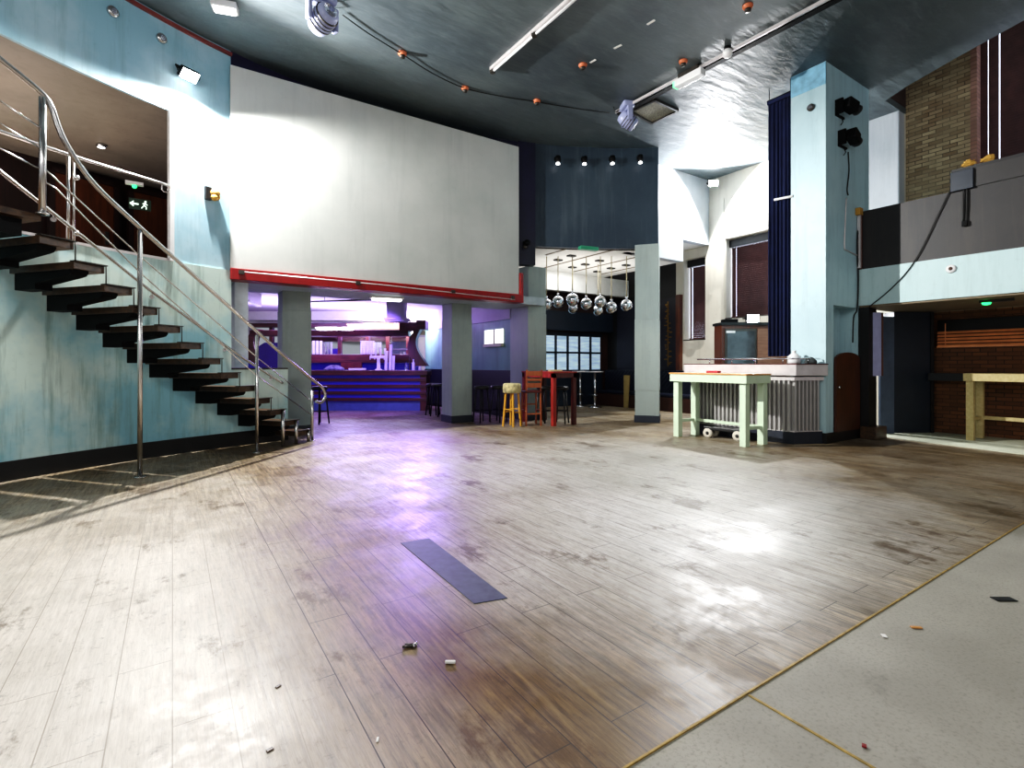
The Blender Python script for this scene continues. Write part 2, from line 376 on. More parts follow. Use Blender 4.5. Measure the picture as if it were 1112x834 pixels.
# screen and red beam
YS = 9.22
XL, XR = onY(250,0,YS).x, onY(563,0,YS).x
tag(MB().box(XL, XR, YS-.015, YS+.03, 2.83, 6.05).build('projection_screen', 'screen'), 'huge blank off-white projection screen above the red beam', 'screen')
struct(MB().box(XL, XR+.1, YS-.06, YS+.24, 2.65, 2.83).box(XR+.015, XR+.1, YS-.05, YS+.2, 2.83, 3.3).build('trim_6', 'red', bevel=.008), 'red painted beam under the white screen', 'beam')
for px, z, w in ((420, 2.78, .5),):
    pass
t = thing('conduit', 'thin pale pipe clipped along the red beam', 'pipe', (XL, YS-.08, 2.75))
MB().tube([(XL+.12, YS-.085, 2.775), (XL+2.5, YS-.085, 2.765), (XR-.15, YS-.085, 2.70)], .011).build('pipe', 'silver', t, world=True)
for x in (XL+.15, XL+2.0, XL+3.9, XR-.2):
    MB().box(x-.04, x+.04, YS-.1, YS-.06, 2.74-.02*(x-XL)/5, 2.80-.02*(x-XL)/5).build('clip', 'plate', t, world=True)
struct(MB().box(.6, 7.2, YS+.24, 10.75, 2.67, 2.85).build('ceiling', 'soffit'), 'pale soffit between the red beam and the bar', 'ceiling')
# columns
def column(name, x0, x1, y0, y1, h, label, rz=0, joints=()):
    cx, cy = (x0+x1)/2, (y0+y1)/2; w, dpt = x1-x0, y1-y0
    r = thing(name, label, 'column', (cx,cy,0), rz); r['kind'] = 'structure'
    m = MB()
    for z0, z1, e in joints or ((0, h, 0),):
        m.box(-w/2-e, w/2+e, -dpt/2-e, dpt/2+e, z0, z1)
    m.build('shaft', 'column', r, bevel=.006)
    MB().box(-w/2-.018, w/2+.018, -dpt/2-.018, dpt/2+.018, 0, .16).build('skirting', 'skirting', r, bevel=.004)
    return r
J = lambda h: ((0, .72, 0), (.72, 2.32, .008), (2.32, h, 0))
column('column', 1.69, 2.19, 10.19, 10.69, 2.68, 'square grey green column beside the foot of the stairs', joints=((0,2.32,.006),(2.32,2.68,0)))
column('column', 5.17, 5.67, 10.19, 10.69, 2.68, 'square grey green column under the red beam, beside the bar', joints=((0,2.32,.006),(2.32,2.68,0)))
column('column', 6.88, 7.40, 9.68, 10.42, 3.6, 'broad grey column behind the red table', joints=((0,2.5,.008),(2.5,3.6,0)))
q = ground(702.5,459)+Vector((.2,.16,0))
column('column', q.x-.26, q.x+.26, q.y-.26, q.y+.26, 4.0, 'tall grey column standing free under the slate panel', rz=-math.radians(51.5), joints=J(4.0))
# corner bay walls
XW = 12.15; YB = 8.6
w1y0, w1y1, w1z0, w1z1 = 6.2, 8.13, 2.5, 4.62     # window 1 (bay)
w2y0, w2y1, w2z0, w2z1 = 8.72, 9.45, 1.98, 4.3     # window 2 (lobby)
m = MB()
X2 = XW+.45
m.box(XW, X2, 4.15, w1y0, 0, ZC); m.box(XW, X2, w1y0, w1y1, 0, w1z0); m.box(XW, X2, w1y0, w1y1, w1z1, ZC)
m.box(XW, X2, w1y1, w2y0, 0, ZC); m.box(XW, X2, w2y0, w2y1, 0, w2z0); m.box(XW, X2, w2y0, w2y1, w2z1, ZC); m.box(XW, X2, w2y1, 9.7, 0, ZC)
struct(m.build('wall_right', 'cream'), 'white outer wall with two deep blinded windows', 'wall')
struct(MB().box(9.0, 11.05, YB, YB+.2, 3.98, ZC).box(11.05, XW, YB, YB+.2, 4.55, ZC).build('wall_bay', 'wall_white'), 'white upper wall of the corner bay above the lobby', 'wall')
struct(MB().box(XW-.02, XW+.0, w1y1+.02, YB, 0, ZC-.6).build('trim_7', 'cream'), 'cream pier in the corner between the two windows', 'pier')
for i,(y0,y1,z0,z1) in enumerate(((w1y0,w1y1,w1z0,w1z1),(w2y0,w2y1,w2z0,w2z1))):
    r = thing('window_%d' % (i+1), ('deep window recess with a dark blind in the corner bay','narrow deep window recess beside the lobby')[i], 'window', (XW+.35,(y0+y1)/2,z0)); r['kind'] = 'structure'
    MB().box(XW+.38, XW+.42, y0, y1, z0, z1).build('pane', 'glow', r, world=True)
    f = MB()
    f.box(XW+.02, XW+.4, y1-.02, y1-.001, z0, z1).box(XW+.02, XW+.4, y0+.001, y0+.02, z0, z1).box(XW+.02, XW+.4, y0, y1, z1-.02, z1-.001)
    f.build('window_reveal', 'cream', r, world=True)
    MB().box(XW+.0, XW+.42, y0, y1, z0-.001, z0+.03).build('window_sill', 'plate', r, world=True)
def blind(label, x, y0, y1, z0, z1, mat, gaps=(), pitch=.05, tilt=.6, box=True, cat='blind'):
    r = thing('venetian_blind', label, cat, (x, (y0+y1)/2, z0))
    if box: MB().box(x-.09, x+.03, y0+.01, y1-.01, z1-.2, z1-.01).build('head_box', 'black', r, world=True)
    segs = []; y = y0+.02
    for gpos in sorted(gaps): segs.append((y, gpos-.006)); y = gpos+.006
    segs.append((y, y1-.02))
    n = int((z1-z0-.2)/pitch); m = MB()
    for k in range(n):
        z = z0+.04+k*pitch
        for a_, b_ in segs: m.obox((x+.02, (a_+b_)/2, z), (.055, b_-a_, .004), ry=tilt)
    m.build('slats', mat, r, world=True)
    for yy in (y0+.15, y1-.15): MB().box(x-.012, x-.008, yy-.008, yy+.008, z0+.03, z1-.1).build('ladder_tape', mat, r, world=True)
    MB().box(x-.02, x+.04, y0+.02, y1-.02, z0+.005, z0+.035).build('bottom_rail', mat, r, world=True)
    return r
blind('dark wooden blind in the corner bay window', XW+.24, w1y0+.02, w1y1-.02, w1z0+.03, w1z1-.02, 'blind', gaps=(w1y1-.16,), tilt=.95)
blind('dark wooden blind in the narrow lobby window', XW+.24, w2y0+.02, w2y1-.02, w2z0+.03, w2z1-.02, 'blind', gaps=(w2y1-.12,), tilt=.95)
# pillar
PX0, PX1, PY0, PY1 = 8.96, 10.55, 4.15, 4.72
r = thing('pillar', 'massive square pale blue pillar reaching the ceiling beside the balcony', 'pillar', ((PX0+PX1)/2,(PY0+PY1)/2,0)); r['kind'] = 'structure'
M['pillar'] = painted('pale blue pillar paint', rgb(178,204,210), rgb(164,192,200), rgb(124,150,160), .45, .5)
MB().box(PX0, 9.22, PY0, PY1, .17, ZC).box(9.22, 10.12, PY0, PY1, 2.3, ZC).box(9.22, 10.12, PY0+.3, PY1, .17, 2.3).box(10.12, PX1, PY0, PY1, .17, ZC).build('shaft', 'pillar', r, world=True)
MB().box(PX0-.02, PX1+.02, PY0-.02, PY1+.02, 0, .17).build('skirting', 'black', r, world=True)
MB().box(PX0-.004, PX0+.02, PY0+.0, PY1, 5.93, ZC-.005).build('patch', plain('blue repaint', rgb(120,170,196), .5, var=.25, scale=9), r, world=True, label='brighter blue patch at the top')
struct(MB().box(11.9, XW, 4.16, 6.2, 3.9, ZC).build('wall_white', 'wall_white'), 'bright white wall panel between pillar and brickwork', 'wall')
# brick wall and window over the balcony
uw = (.3, 3.15, 4.72, 7.5)
lw = (1.0, 3.72, 1.62, 2.16)
m = MB(); X1 = 12.2; X2 = 12.5
m.box(X1, X2, -4, uw[0], 2.3, 7.8).box(X1, X2, uw[0], uw[1], 2.3, uw[2]).box(X1, X2, uw[0], uw[1], uw[3], 7.8).box(X1, X2, uw[1], 4.2, 2.3, 7.8)
struct(m.build('wall_brick', 'brick'), 'yellow brick wall above the balcony', 'wall')
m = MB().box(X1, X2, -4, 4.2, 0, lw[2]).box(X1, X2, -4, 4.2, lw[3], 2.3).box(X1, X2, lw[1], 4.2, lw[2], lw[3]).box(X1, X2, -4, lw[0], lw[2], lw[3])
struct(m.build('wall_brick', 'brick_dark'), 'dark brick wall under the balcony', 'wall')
r = thing('window_3', 'tall window over the balcony behind dark blinds', 'window', (X1+.3, 1.7, uw[2])); r['kind'] = 'structure'
MB().box(X1+.27, X1+.29, uw[0], uw[1], uw[2], uw[3]).build('pane', 'glow', r, world=True)
MB().box(X1-.03, X1+.28, uw[1]-.09, uw[1]+.0, uw[2], uw[3]).build('window_reveal', brick('pinkish brick reveal', rgb(176,140,124), rgb(150,112,96), rgb(120,96,86), 'xz'), r, world=True)
MB().box(X1-.05, X1+.28, uw[0], uw[1], uw[2]-.04, uw[2]).build('window_sill', 'black', r, world=True)
blind('tall dark blind above the balcony, split by two bright slits', X1+.16, uw[0]+.02, uw[1]-.065, uw[2]+.01, uw[3], 'blind', gaps=(2.95, 2.80), tilt=1.0, pitch=.045)
r = thing('window_4', 'low window under the balcony behind the cedar blind', 'window', (X1+.25, 2.3, lw[2])); r['kind'] = 'structure'
MB().box(X1+.25, X1+.28, lw[0], lw[1], lw[2], lw[3]).build('pane', 'black', r, world=True)
blind('orange cedar slat blind on the dark brickwork under the balcony', X1+.0, lw[0], lw[1]-.05, lw[2], lw[3]+.02, 'blind_red', tilt=-.95, pitch=.062, box=False)
# ceiling
struct(MB().prism([(-6,-5),(9.6,-5),(9.95,.4),(10.3,2.07),(10.65,2.95),(11.0,3.74),(11.25,4.15),(12.6,4.15),(12.6,8.8),(9.3,8.8),(8.6,9.0),(7,10.2),(4,10.6),(1,10.3),(-1,9.3),(-3.5,7.6),(-6,5)], ZC, ZC+.12).build('ceiling', 'ceiling'), 'dark grey satin ceiling over the dance floor', 'ceiling')
struct(MB().box(9.4, 12.6, -5, 4.3, 7.8, 7.95).build('ceiling', 'black'), 'black upper ceiling in the void over the balcony', 'ceiling')
struct(MB().box(10.9, 12.3, 4.15, 4.3, ZC+.13, 7.8).build('wall_void', plain('dark brown paint', rgb(72,54,52), .6)), 'brown wall in the high void beside the brickwork', 'wall')
# balcony
XB = 10.12
M['balc_mint'] = painted('pale mint fascia', rgb(186,210,212), rgb(178,204,206), rgb(140,166,166), .5, .35)
M['balc_dark'] = painted('charcoal parapet', rgb(50,48,48), rgb(40,40,42), rgb(66,60,56), .5, .5)
struct(MB().box(XB, 12.2, -4, 4.15, 2.34, 2.98).build('balcony', 'balc_mint'), 'balcony slab with pale mint front edge', 'balcony')
struct(MB().box(XB+.03, 12.19, -4, 4.14, 2.31, 2.34).build('ceiling', plain('dirty plaster soffit', rgb(126,112,92), .7)), 'dirty plaster soffit under the balcony', 'ceiling')
struct(MB().box(XB+.01, XB+.09, -4, 4.14, 2.98, 4.0).build('wall_parapet', 'balc_dark'), 'charcoal board parapet along the balcony edge', 'parapet')
y33 = onX(1033,0,XB).y; y58 = onX(1058,0,XB).y
struct(MB().box(XB-.01, XB+.08, -4, y58, 4.0, 4.28).build('trim_8', 'balc_dark'), 'raised charcoal board on top of the balcony parapet', 'parapet')
tag(MB().box(XB-.05, XB+.09, y58, y33, 3.98, 4.28).build('junction_box', 'navy_door', bevel=.006), 'dark blue box on top of the balcony parapet', 'box')
struct(MB().box(XB+.0, XB+.1, -4, y33, 4.28, 4.33).build('trim_9', 'black'), 'black capping along the raised balcony parapet', 'parapet')

# lobby (behind the slate panel)
YL = 12.5
struct(MB().box(6.9, 7.05, 10.42, 15.5, 1.16, 2.42).build('wall_partition', 'teal'), 'teal partition wall between bar and lobby, hatch opening in it', 'wall')
struct(MB().box(6.87, 7.05, 10.42, 15.5, 0, 1.16).build('wall_partition', 'black'), 'black dado under the teal partition wall', 'wall')
struct(MB().box(6.86, 7.06, 10.42, 15.5, 2.42, 3.0).build('wall_partition', 'lilac_wall'), 'lilac bulkhead above the teal partition wall', 'wall')
struct(MB().box(7.05, XW+.4, YL, YL+.2, 0, 4.3).build('wall_lobby', 'brown_dark'), 'dark brown back wall of the lobby', 'wall')
struct(MB().box(XW, XW+.3, 9.7, YL, 0, 4.3).build('wall_lobby', 'black'), 'black side wall of the lobby', 'wall')
struct(MB().prism([tuple(pol(R0+.08, p580+.02+(p715-p580-.02)*k/10)) for k in range(11)]+[(9.3,8.75),(11.05,8.75),(11.05,11.7),(7.05,11.7)], 3.98, 4.12).box(11.05, XW+.4, YB+.2, 11.7, 4.55, 4.7).box(11.0,11.05,YB+.2,11.7,4.0,4.7).build('ceiling', 'plaster'), 'white lobby ceiling with recessed slots', 'ceiling')
struct(MB().box(7.05, XW, 11.55, 11.75, 3.45, 3.98).build('trim_10', 'plaster'), 'white bulkhead at the back of the lobby ceiling', 'bulkhead')
struct(MB().box(7.05, XW, 11.75, YL, 3.45, 3.6).build('ceiling', 'brown_dark'), 'lower dark ceiling at the back of the lobby', 'ceiling')
for i,(xa_,ya_,xb_,yb_) in enumerate(((595,277.3,623,267),(592,291.3,666,270.8),(623,295.4,689,279.4),(652,298,690,290))):
    a_ = onZ(xa_,ya_,3.975); b_ = onZ(xb_,yb_,3.975); x = (a_.x+b_.x)/2
    y0_ = max(min(a_.y,b_.y), C0.y+math.sqrt((R0+.12)**2-(x-C0.x)**2) if x < 9 else 8.7); y1_ = min(11.5, max(a_.y,b_.y))
    struct(MB().box(x-.03, x+.03, y0_, y1_, 3.972, 3.985).build('trim_%d' % (11+i), plain('brown slot', rgb(96,84,66), .8)), 'brown slot across the white lobby ceiling', 'ceiling slot')
dls = [(606,282),(620.5,277.5),(621.5,290),(635.5,286.8),(651,282.8),(648.5,294.7),(663.5,291),(680,287.6)]
dl = None
for i,(px,py) in enumerate(dls):
    p = onZ(px,py,3.975)
    if dl is None:
        dl = thing('ceiling_spot', 'small black square spotlight recessed in the white lobby ceiling', 'spotlight', p, 0, 'square spots in the lobby ceiling')
        MB().box(-.1,.1,-.07,.07,-.03,.008).build('housing', 'black', dl, bevel=.004); MB().lathe([(.04,-.035),(.05,-.03)]).build('lens', 'plate', dl)
    else: copy_thing(dl, p)
tag(MB().obox(onZ(639,270,3.94), (.45,.14,.08), -.2).build('emergency_light', plain('green plastic', rgb(40,130,96), .5)), 'small green emergency light on the white lobby ceiling', 'light')
# door with glazing
dx0, dx1 = 9.35, 11.75
r = thing('door_1', 'dark lobby doors glazed with two rows of square panes', 'door', ((dx0+dx1)/2, YL-.05, 0)); r['kind'] = 'structure'
zt, zm, zb = 2.20, 1.68, 1.14
m = MB().box(7.4, dx1+.1, YL-.06, YL, 0, zb).box(7.4, dx1+.1, YL-.06, YL, zt, zt+.12).box(7.4, dx1+.1, YL-.06, YL, zm-.03, zm+.03)
pw = .48; xs = []
x = 7.5
while x < dx1-.05: xs.append(x); x += pw
for x in xs: m.box(x-.04, x+.04, YL-.06, YL, zb, zt)
m.build('door_frame', 'navy_door', r, world=True)
for x in xs:
    MB().box(x+.04, x+pw-.04, YL-.035, YL-.02, zb, zt).build('pane', 'pane', r, world=True)
struct(MB().box(7.4, XW, YL-.25, YL-.02, 2.36, 2.95).build('trim_15', 'navy_door'), 'dark navy band over the glazed lobby doors', 'trim')
# side panels of the lobby on X=12.15
tag(MB().box(XW-.06, XW, 10.9, 12.0, 1.05, 3.3).build('wall_cladding', plain('dark slate cladding', rgb(32,34,50), .5)), 'dark slate cladding board beside the glazed lobby doors', 'cladding')
r = thing('wall_panel_picture', 'tall dark panel with gilt markings beside the tall free column', 'panel', (XW-.08, 9.95, 1.2))
MB().box(XW-.07, XW-.005, 9.62, 10.3, 1.14, 3.25).build('board', plain('very dark board', rgb(24,20,32), .4), r, world=True)
m = MB(); rr = random.Random(3)
for k in range(26):
    m.box(XW-.078, XW-.07, 9.91, 9.95, 1.25, 3.15) if k == 0 else None
    y = 9.93+rr.uniform(-.09,.09); z = 1.3+k*.07+rr.uniform(-.02,.02); m.box(XW-.078, XW-.07, y-rr.uniform(.02,.07), y+rr.uniform(.02,.07), z, z+rr.uniform(.02,.05))
m.build('gilt_pattern', plain('tarnished gilt', rgb(128,96,44), .4, .6), r, world=True)
tag(MB().box(XW-.12, XW-.0, 9.47, 9.62, 1.14, 3.3).build('wooden_post', 'door_brown'), 'brown timber post beside the narrow lobby window', 'post')
# banquettes
def banquette(label, loc, rz, L):
    r = thing('banquette', label, 'bench', loc, rz)
    MB().box(-L/2, L/2, -.05, .55, 0, .38).build('base', 'brown_dark', r)
    MB().box(-L/2+.01, L/2-.01, -.02, .55, .38, .48).build('seat', 'leather', r, bevel=.03)
    nx, nz = int(L/.035), 18; vs = []; fs = []
    for j_ in range(nz+1):
        for i_ in range(nx+1):
            u_, v_ = i_/nx*L, j_/nz*.64; a_ = (u_/.14+v_/.14)*PI; b_ = (u_/.14-v_/.14)*PI
            vs.append((-L/2+u_, .42-.035*abs(math.sin(a_/1)*math.sin(b_/1))**.4, .48+v_))
    for j_ in range(nz):
        for i_ in range(nx): q_ = j_*(nx+1)+i_; fs.append((q_, q_+1, q_+nx+2, q_+nx+1))
    MB().add(vs, fs, True).build('quilted_back', 'leather', r)
    MB().box(-L/2, L/2, .42, .56, .4, 1.13).build('backrest', 'leather', r, bevel=.02)
banquette('dark blue buttoned banquette between tall free column and mint table', (XW-.66, 9.6, 0), -PI/2, 1.9)
banquette('dark banquette at the back of the lobby, left of the free column', (XW-.66, 11.5, 0), -PI/2, 1.7)
tag(MB().prism([(0,0),(.16,0),(.24,1.05),(.0,1.05)], 0, .03, Matrix.Translation(onX(678,445,XW-.72)) @ Matrix.Rotation(-PI/2,4,'Z') @ Matrix.Rotation(PI/2,4,'X')).build('folded_fabric', plain('cream fabric', rgb(150,130,80), .9)), 'hanging strip of cream fabric on the far banquette', 'fabric')

# bar zone shell
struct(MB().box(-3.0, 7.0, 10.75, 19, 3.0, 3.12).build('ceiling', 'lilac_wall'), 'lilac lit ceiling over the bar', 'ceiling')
pb = at(400,0,18.2)
r_ = MB()
def camframe(px, d, z=0): p = at(px, HY, d); p.z = z; return p
BW = thing('wall_bar', 'pale wall behind the bar with white stepped bulkhead', 'wall', camframe(400,17.6), -TH); BW['kind'] = 'structure'
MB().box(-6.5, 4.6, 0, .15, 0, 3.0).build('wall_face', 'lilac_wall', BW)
MB().box(-6.5, 2.6, -1.3, -.0, 2.72, 3.0).box(-6.5, 2.6, -.9, -.0, 2.6, 2.72).build('bulkhead', 'plaster', BW)
MB().box(1.45, 1.95, -.012, 0, .02, 2.25).build('wall_cladding', 'plaster', BW)
MB().box(1.7, 2.3, -.02, 0, 2.32, 2.52).build('vent', 'grille', BW)
struct(MB().box(.86, 1.06, 9.6, 11.4, 1.25, 3.0).build('wall_return', plain('white bluish board', rgb(206,216,226), .5)), 'white wall return beside the bar opening', 'wall')
# duct and conduit over the bar
d_ = thing('ceiling_duct', 'square lilac duct hanging from the bar ceiling', 'duct', camframe(431,13.2,2.4), -TH)
MB().box(-.22,.22,-.2,.2,.1,.62).build('duct_box', 'lilac_wall', d_); MB().box(-.3,.3,-.27,.27,0.04,.1).box(-.24,.24,-.22,.22,.0,.04).build('flange', 'lilac_wall', d_)
d_ = thing('conduit', 'dark conduit hung under the lilac bar ceiling', 'pipe', camframe(390,12.2,2.9), -TH)
MB().tube([(-1.3,.3,-.06),(1.3,-.3,-.06)], .022).build('pipe', 'plate', d_)
for x in (-.9,-.2,.4,1.0): MB().tube([(x,-.23*x,-.06),(x,-.23*x,.1)], .008, 6).build('hanger', 'plate', d_)
d_ = thing('bulkhead_lamp', 'small white lamp on the soffit beside the red beam', 'lamp', onZ(420,323,2.66), -.2)
MB().box(-.33,.33,-.1,.1,-.03,.01).build('lamp_base', 'white', d_, bevel=.01); MB().box(-.29,.29,-.075,.075,-.07,-.03).build('diffuser', 'soft_emit', d_, bevel=.02)

# mezzanine seen through the stair opening
struct(MB().arc(R0+.045, R0+4.2, PL, p250+.02, 4.99, 5.1, 30).arc(R0+1.6, R0+4.2, p250+.02, math.radians(107), 4.99, 5.1, 8).build('ceiling', 'taupe'), 'smooth taupe ceiling of the mezzanine above the stairs', 'ceiling')
struct(MB().arc(R0+.25, R0+4.2, PL, p250+.02, 2.55, 2.7, 30).arc(R0+2.4, R0+4.2, p250+.02, math.radians(107), 2.9, 3.0, 8).build('floor', 'brown_dark'), 'dark mezzanine floor at the top of the stairs', 'floor')
M['mezz'] = wood('very dark red panelling', rgb(24,12,12), rgb(44,22,20), 2, .4)
struct(MB().arc(R0+3.9, R0+4.1, PL, math.radians(107), 2.7, 5.0, 30).build('wall_mezzanine', 'mezz'), 'dark panelled back wall of the mezzanine', 'wall')
a_ = pol(R0+.25, p185-.06); b_ = pol(R0+4, p185-.30)
struct(MB().prism([(a_.x,a_.y),(b_.x,b_.y),(b_.x+.1,b_.y),(a_.x+.1,a_.y+.05)], 2.7, 5.0).build('wall_mezzanine', 'mezz'), 'dark end wall of the mezzanine by the exit sign', 'wall')
struct(MB().arc(R0-.03, R0+.27, PL, p185, 2.795, 2.83, 30).build('trim_16', 'silver'), 'pale ledge along the bottom of the stair opening', 'trim')

# ================================================================== STAIRCASE
N1 = Vector((1.96, 9.15)); U = Vector((.776, .631)); W = Vector((-.631, .776)); RISE = .197; RUN = .30
def Npt(k, w=0.): p = N1-U*(RUN*(k-1))+W*w; return p
def online(px, off=-.03):
    a, b = dir_(px); o = N1+W*off      # o - s*U = d*(a,b)
    det = a*(U.y)-b*(U.x)
    # d*a + s*Ux = ox ; d*b + s*Uy = oy
    d = (o.x*U.y-o.y*U.x)/det
    return d
def rail_pt(px, py, off=-.03): return at(px, py, online(px, off))
ST = thing('staircase', 'open curved staircase with dark wooden treads and steel rails against the mint wall', 'staircase', (N1.x, N1.y, 0))
def wall_dist(p):
    # distance from p along W to the drum
    q = p-C0; b = q.dot(W); c = q.length_squared-R0*R0
    return -b+math.sqrt(b*b-c)
for k in range(1, 14):
    z = RISE*k; a0 = Npt(k); b0 = Npt(k+1)-U*.015
    L = min(1.0, wall_dist(a0)-.08, wall_dist(b0)-.08); 
    A, B, C_, D = a0+W*.02, b0, b0+W*L, a0+W*L
    tr = MB().prism([(A.x,A.y),(B.x,B.y),(C_.x,C_.y),(D.x,D.y)], z-.075, z).build('tread', 'tread', ST, world=True, bevel=.004)
    # steel nosing plate at the inner end and the rod down to the step below
    e0, e1 = a0-W*.03, b0-W*.03; f0, f1 = a0+W*.06, b0+W*.06
    m = MB().prism([(e0.x,e0.y),(e1.x,e1.y),(f1.x,f1.y),(f0.x,f0.y)], z, z+.012)
    if k > 3: m.tube([(a0.x,a0.y,z), (a0.x,a0.y,z-RISE)], .007, 6)
    m.build('nosing_plate', 'plate', tr, world=True)
    # tapered black cantilever bracket
    th = .16; o0 = b0+U*.02; m = MB()
    pr = [(.06, -.075), (.06, -.10), (.09,-.13), (.14,-.14), (L*.62,-.20), (L*.62,-.26), (L*.95,-.26), (L*.95,-.075)]
    vs = []
    for (w_, dz) in pr:
        p = o0+W*w_; vs.append((p.x,p.y,z+dz+.005))
    for (w_, dz) in pr:
        p = o0+U*th+W*w_; vs.append((p.x,p.y,z+dz+.005))
    n = len(pr)
    m.add(vs, [tuple(range(n)), tuple(range(n,2*n))[::-1]]+[(i,i+n,(i+1)%n+n,(i+1)%n) for i in range(n)])
    if z > .26: m.build('bracket', 'blackmetal', tr, world=True)
    if k <= 3:
        ps = a0-U*.05; MB().tube([(ps.x,ps.y,0),(ps.x,ps.y,z)], .028, 12).build('short_post', 'steel', ST, world=True)
# landing
l0 = Npt(14); l1 = Npt(21); wd = 1.0
pts = [l0, l0-U*.0-W*.0, l1, l1+W*1.0, l0+W*1.0]
MB().prism([(p.x,p.y) for p in (l0, l1, l1+W*1.0, l0+W*1.15)], RISE*14-.06, RISE*14).build('landing', 'tread', ST, world=True)
MB().prism([(p.x,p.y) for p in (l0+W*.1-U*.1, l1+W*.1, l1+W*.9, l0+W*.9-U*.1)], RISE*14-.22, RISE*14-.06).build('landing_frame', 'blackmetal', ST, world=True)
def post(px, ybase, ytop, r=.024, z0=None):
    p = rail_pt(px, ytop); zb = 0 if ybase is None else rail_pt(px, ybase).z
    MB().tube([(p.x,p.y,zb),(p.x,p.y,p.z)], r, 14).build('post', 'steel', ST, world=True)
    MB().lathe([(.055,0),(.055,.012),(.03,.016)], (p.x,p.y,zb), 16).build('post_foot', 'steel', ST, world=True)
    return p
post(339, None, 424); post(279, None, 364); post(152, None, 250, .026); post(46, 233, 106, .03)
def smooth(pts, n=6):
    pts = [Vector(p) for p in pts]; out = []
    for i in range(len(pts)-1):
        p0 = pts[max(i-1,0)]; p1 = pts[i]; p2 = pts[i+1]; p3 = pts[min(i+2,len(pts)-1)]
        for j in range(n):
            t = j/n
            out.append(.5*((2*p1)+(p2-p0)*t+(2*p0-5*p1+4*p2-p3)*t*t+(3*p1-p0-3*p2+p3)*t**3))
    out.append(pts[-1]); return out
hr = [rail_pt(x,y) for x,y in ((343,436),(349,437),(353,430),(350,421),(340,413),(310,388),(279,360),(215,303),(152,247),(110,208),(88,182),(70,153),(62,134),(56,117),(47,103),(25,84),(0,64),(-40,30),(-90,-20))]
MB().tube(smooth(hr), .025, 14).build('handrail', 'steel', ST, world=True, label='bent polished steel handrail')
for y_ in ((278,295), (297,313)):
    pass
def infill(pts, r=.008): MB().tube([rail_pt(x,y) for x,y in pts], r, 8).build('infill_rail', 'steel', ST, world=True)
infill([(339,436),(279,388),(152,278),(60,194),(46,181)]); infill([(339,451),(279,408),(152,296),(60,204),(46,196)])
for a1, b1 in (((46,140),(-60,70)), ((46,162),(-60,98)), ((46,185),(-60,130))): infill([a1, b1])
# wall handrail
def wallrail(px, py, off=.09): return ondrum(px, py, R0-off)
wp = [wallrail(x,y) for x,y in ((-60,138),(0,186),(58,232),(110,273),(160,313),(205,346),(250,379),(280,399),(307,416))]
WR = MB().tube(smooth(wp), .021, 12).build('wall_handrail', 'steel', ST, world=True, label='steel handrail fixed to the mint wall')
for px,py in ((58,232),(165,317),(244,375),(294,407)):
    a1 = wallrail(px,py); b1 = ondrum(px,py,R0-.02); MB().tube([a1+Vector((0,0,-.0)), a1+Vector((0,0,-.07)), b1+Vector((0,0,-.07))], .009, 8).tube([b1+Vector((0,0,-.07))+(a1-b1)*.2, b1+Vector((0,0,-.07))], .03, 12).build('bracket', 'steel', WR, world=True)
# guard rail in the opening
G = thing('guard_rail', 'steel guard rail across the opening above the stairs', 'railing', ondrum(75,262))
g0 = [ondrum(x,0,R0-.06) for x in range(-80,186,12)]
for p in g0: p.z = 3.87
MB().tube(g0, .021, 12).build('top_rail', 'steel', G, world=True)
for dx in (74,80):
    p = ondrum(dx,0,R0-.06); MB().tube([(p.x,p.y,2.82),(p.x,p.y,3.84)], .02 if dx == 74 else .014, 12).build('post', 'steel', G, world=True)
for zz in (3.6, 2.92):
    p = ondrum(83,0,R0-.1); MB().ball((p.x,p.y,zz), .035, 12).build('clamp', 'steel', G, world=True)
p = ondrum(180,0,R0-.06); MB().tube([Vector((p.x,p.y,3.86))+Vector((.05*math.cos(q),0,.06*math.sin(q)-.04)) for q in [i*2*PI/12 for i in range(13)]], .009, 6).build('ring_bracket', 'steel', G, world=True)
# exit sign and lamp
p = ondrum(152,222,R0+1.6); E = thing('exit_sign', 'green and black running figure exit sign with left arrow', 'sign', p, -TH-.75+.75)
E.rotation_euler = (0,0,-TH+math.radians(36)); 
MB().box(-.15,.15,0,.02,-.09,.09).build('sign_panel', plain('dark green sign', rgb(16,44,24), .4), E)
MB().box(-.135,-.02,-.004,0,-.012,.012).add([(-.135,-.004,0),(-.09,-.004,.045),(-.09,-.004,-.045)], [(0,1,2)]).add([(-.14,-.0042,0),(-.085,-.0042,.05),(-.085,-.0042,-.05)], [(0,1,2)]).build('arrow', emis('sign white', (.8,1,.85,1), 1.2), E)
m = MB().ball((.075,-.003,.055), .016, 10).beam((.07,-.003,.04),(.055,-.003,-.01),.02,.008,(0,1,0)).beam((.07,-.003,.03),(.035,-.003,.015),.012,.008,(0,1,0)).beam((.07,-.003,.03),(.1,-.003,.0),.012,.008,(0,1,0)).beam((.055,-.003,-.01),(.085,-.003,-.03),.013,.008,(0,1,0)).beam((.085,-.003,-.03),(.085,-.003,-.07),.013,.008,(0,1,0)).beam((.055,-.003,-.01),(.02,-.003,-.06),.013,.008,(0,1,0))
m.build('running_figure', emis('sign white two', (.8,1,.85,1), 1.2), E)
p = ondrum(146,201,R0+1.5); e_ = thing('emergency_light', 'small glowing green lamp hanging over the exit sign', 'light', p)
MB().box(-.12,.12,-.04,.04,.0,.05).build('housing', 'white', e_); MB().ball((0,0,-.02), .035, 12).build('lens', 'green_emit', e_)
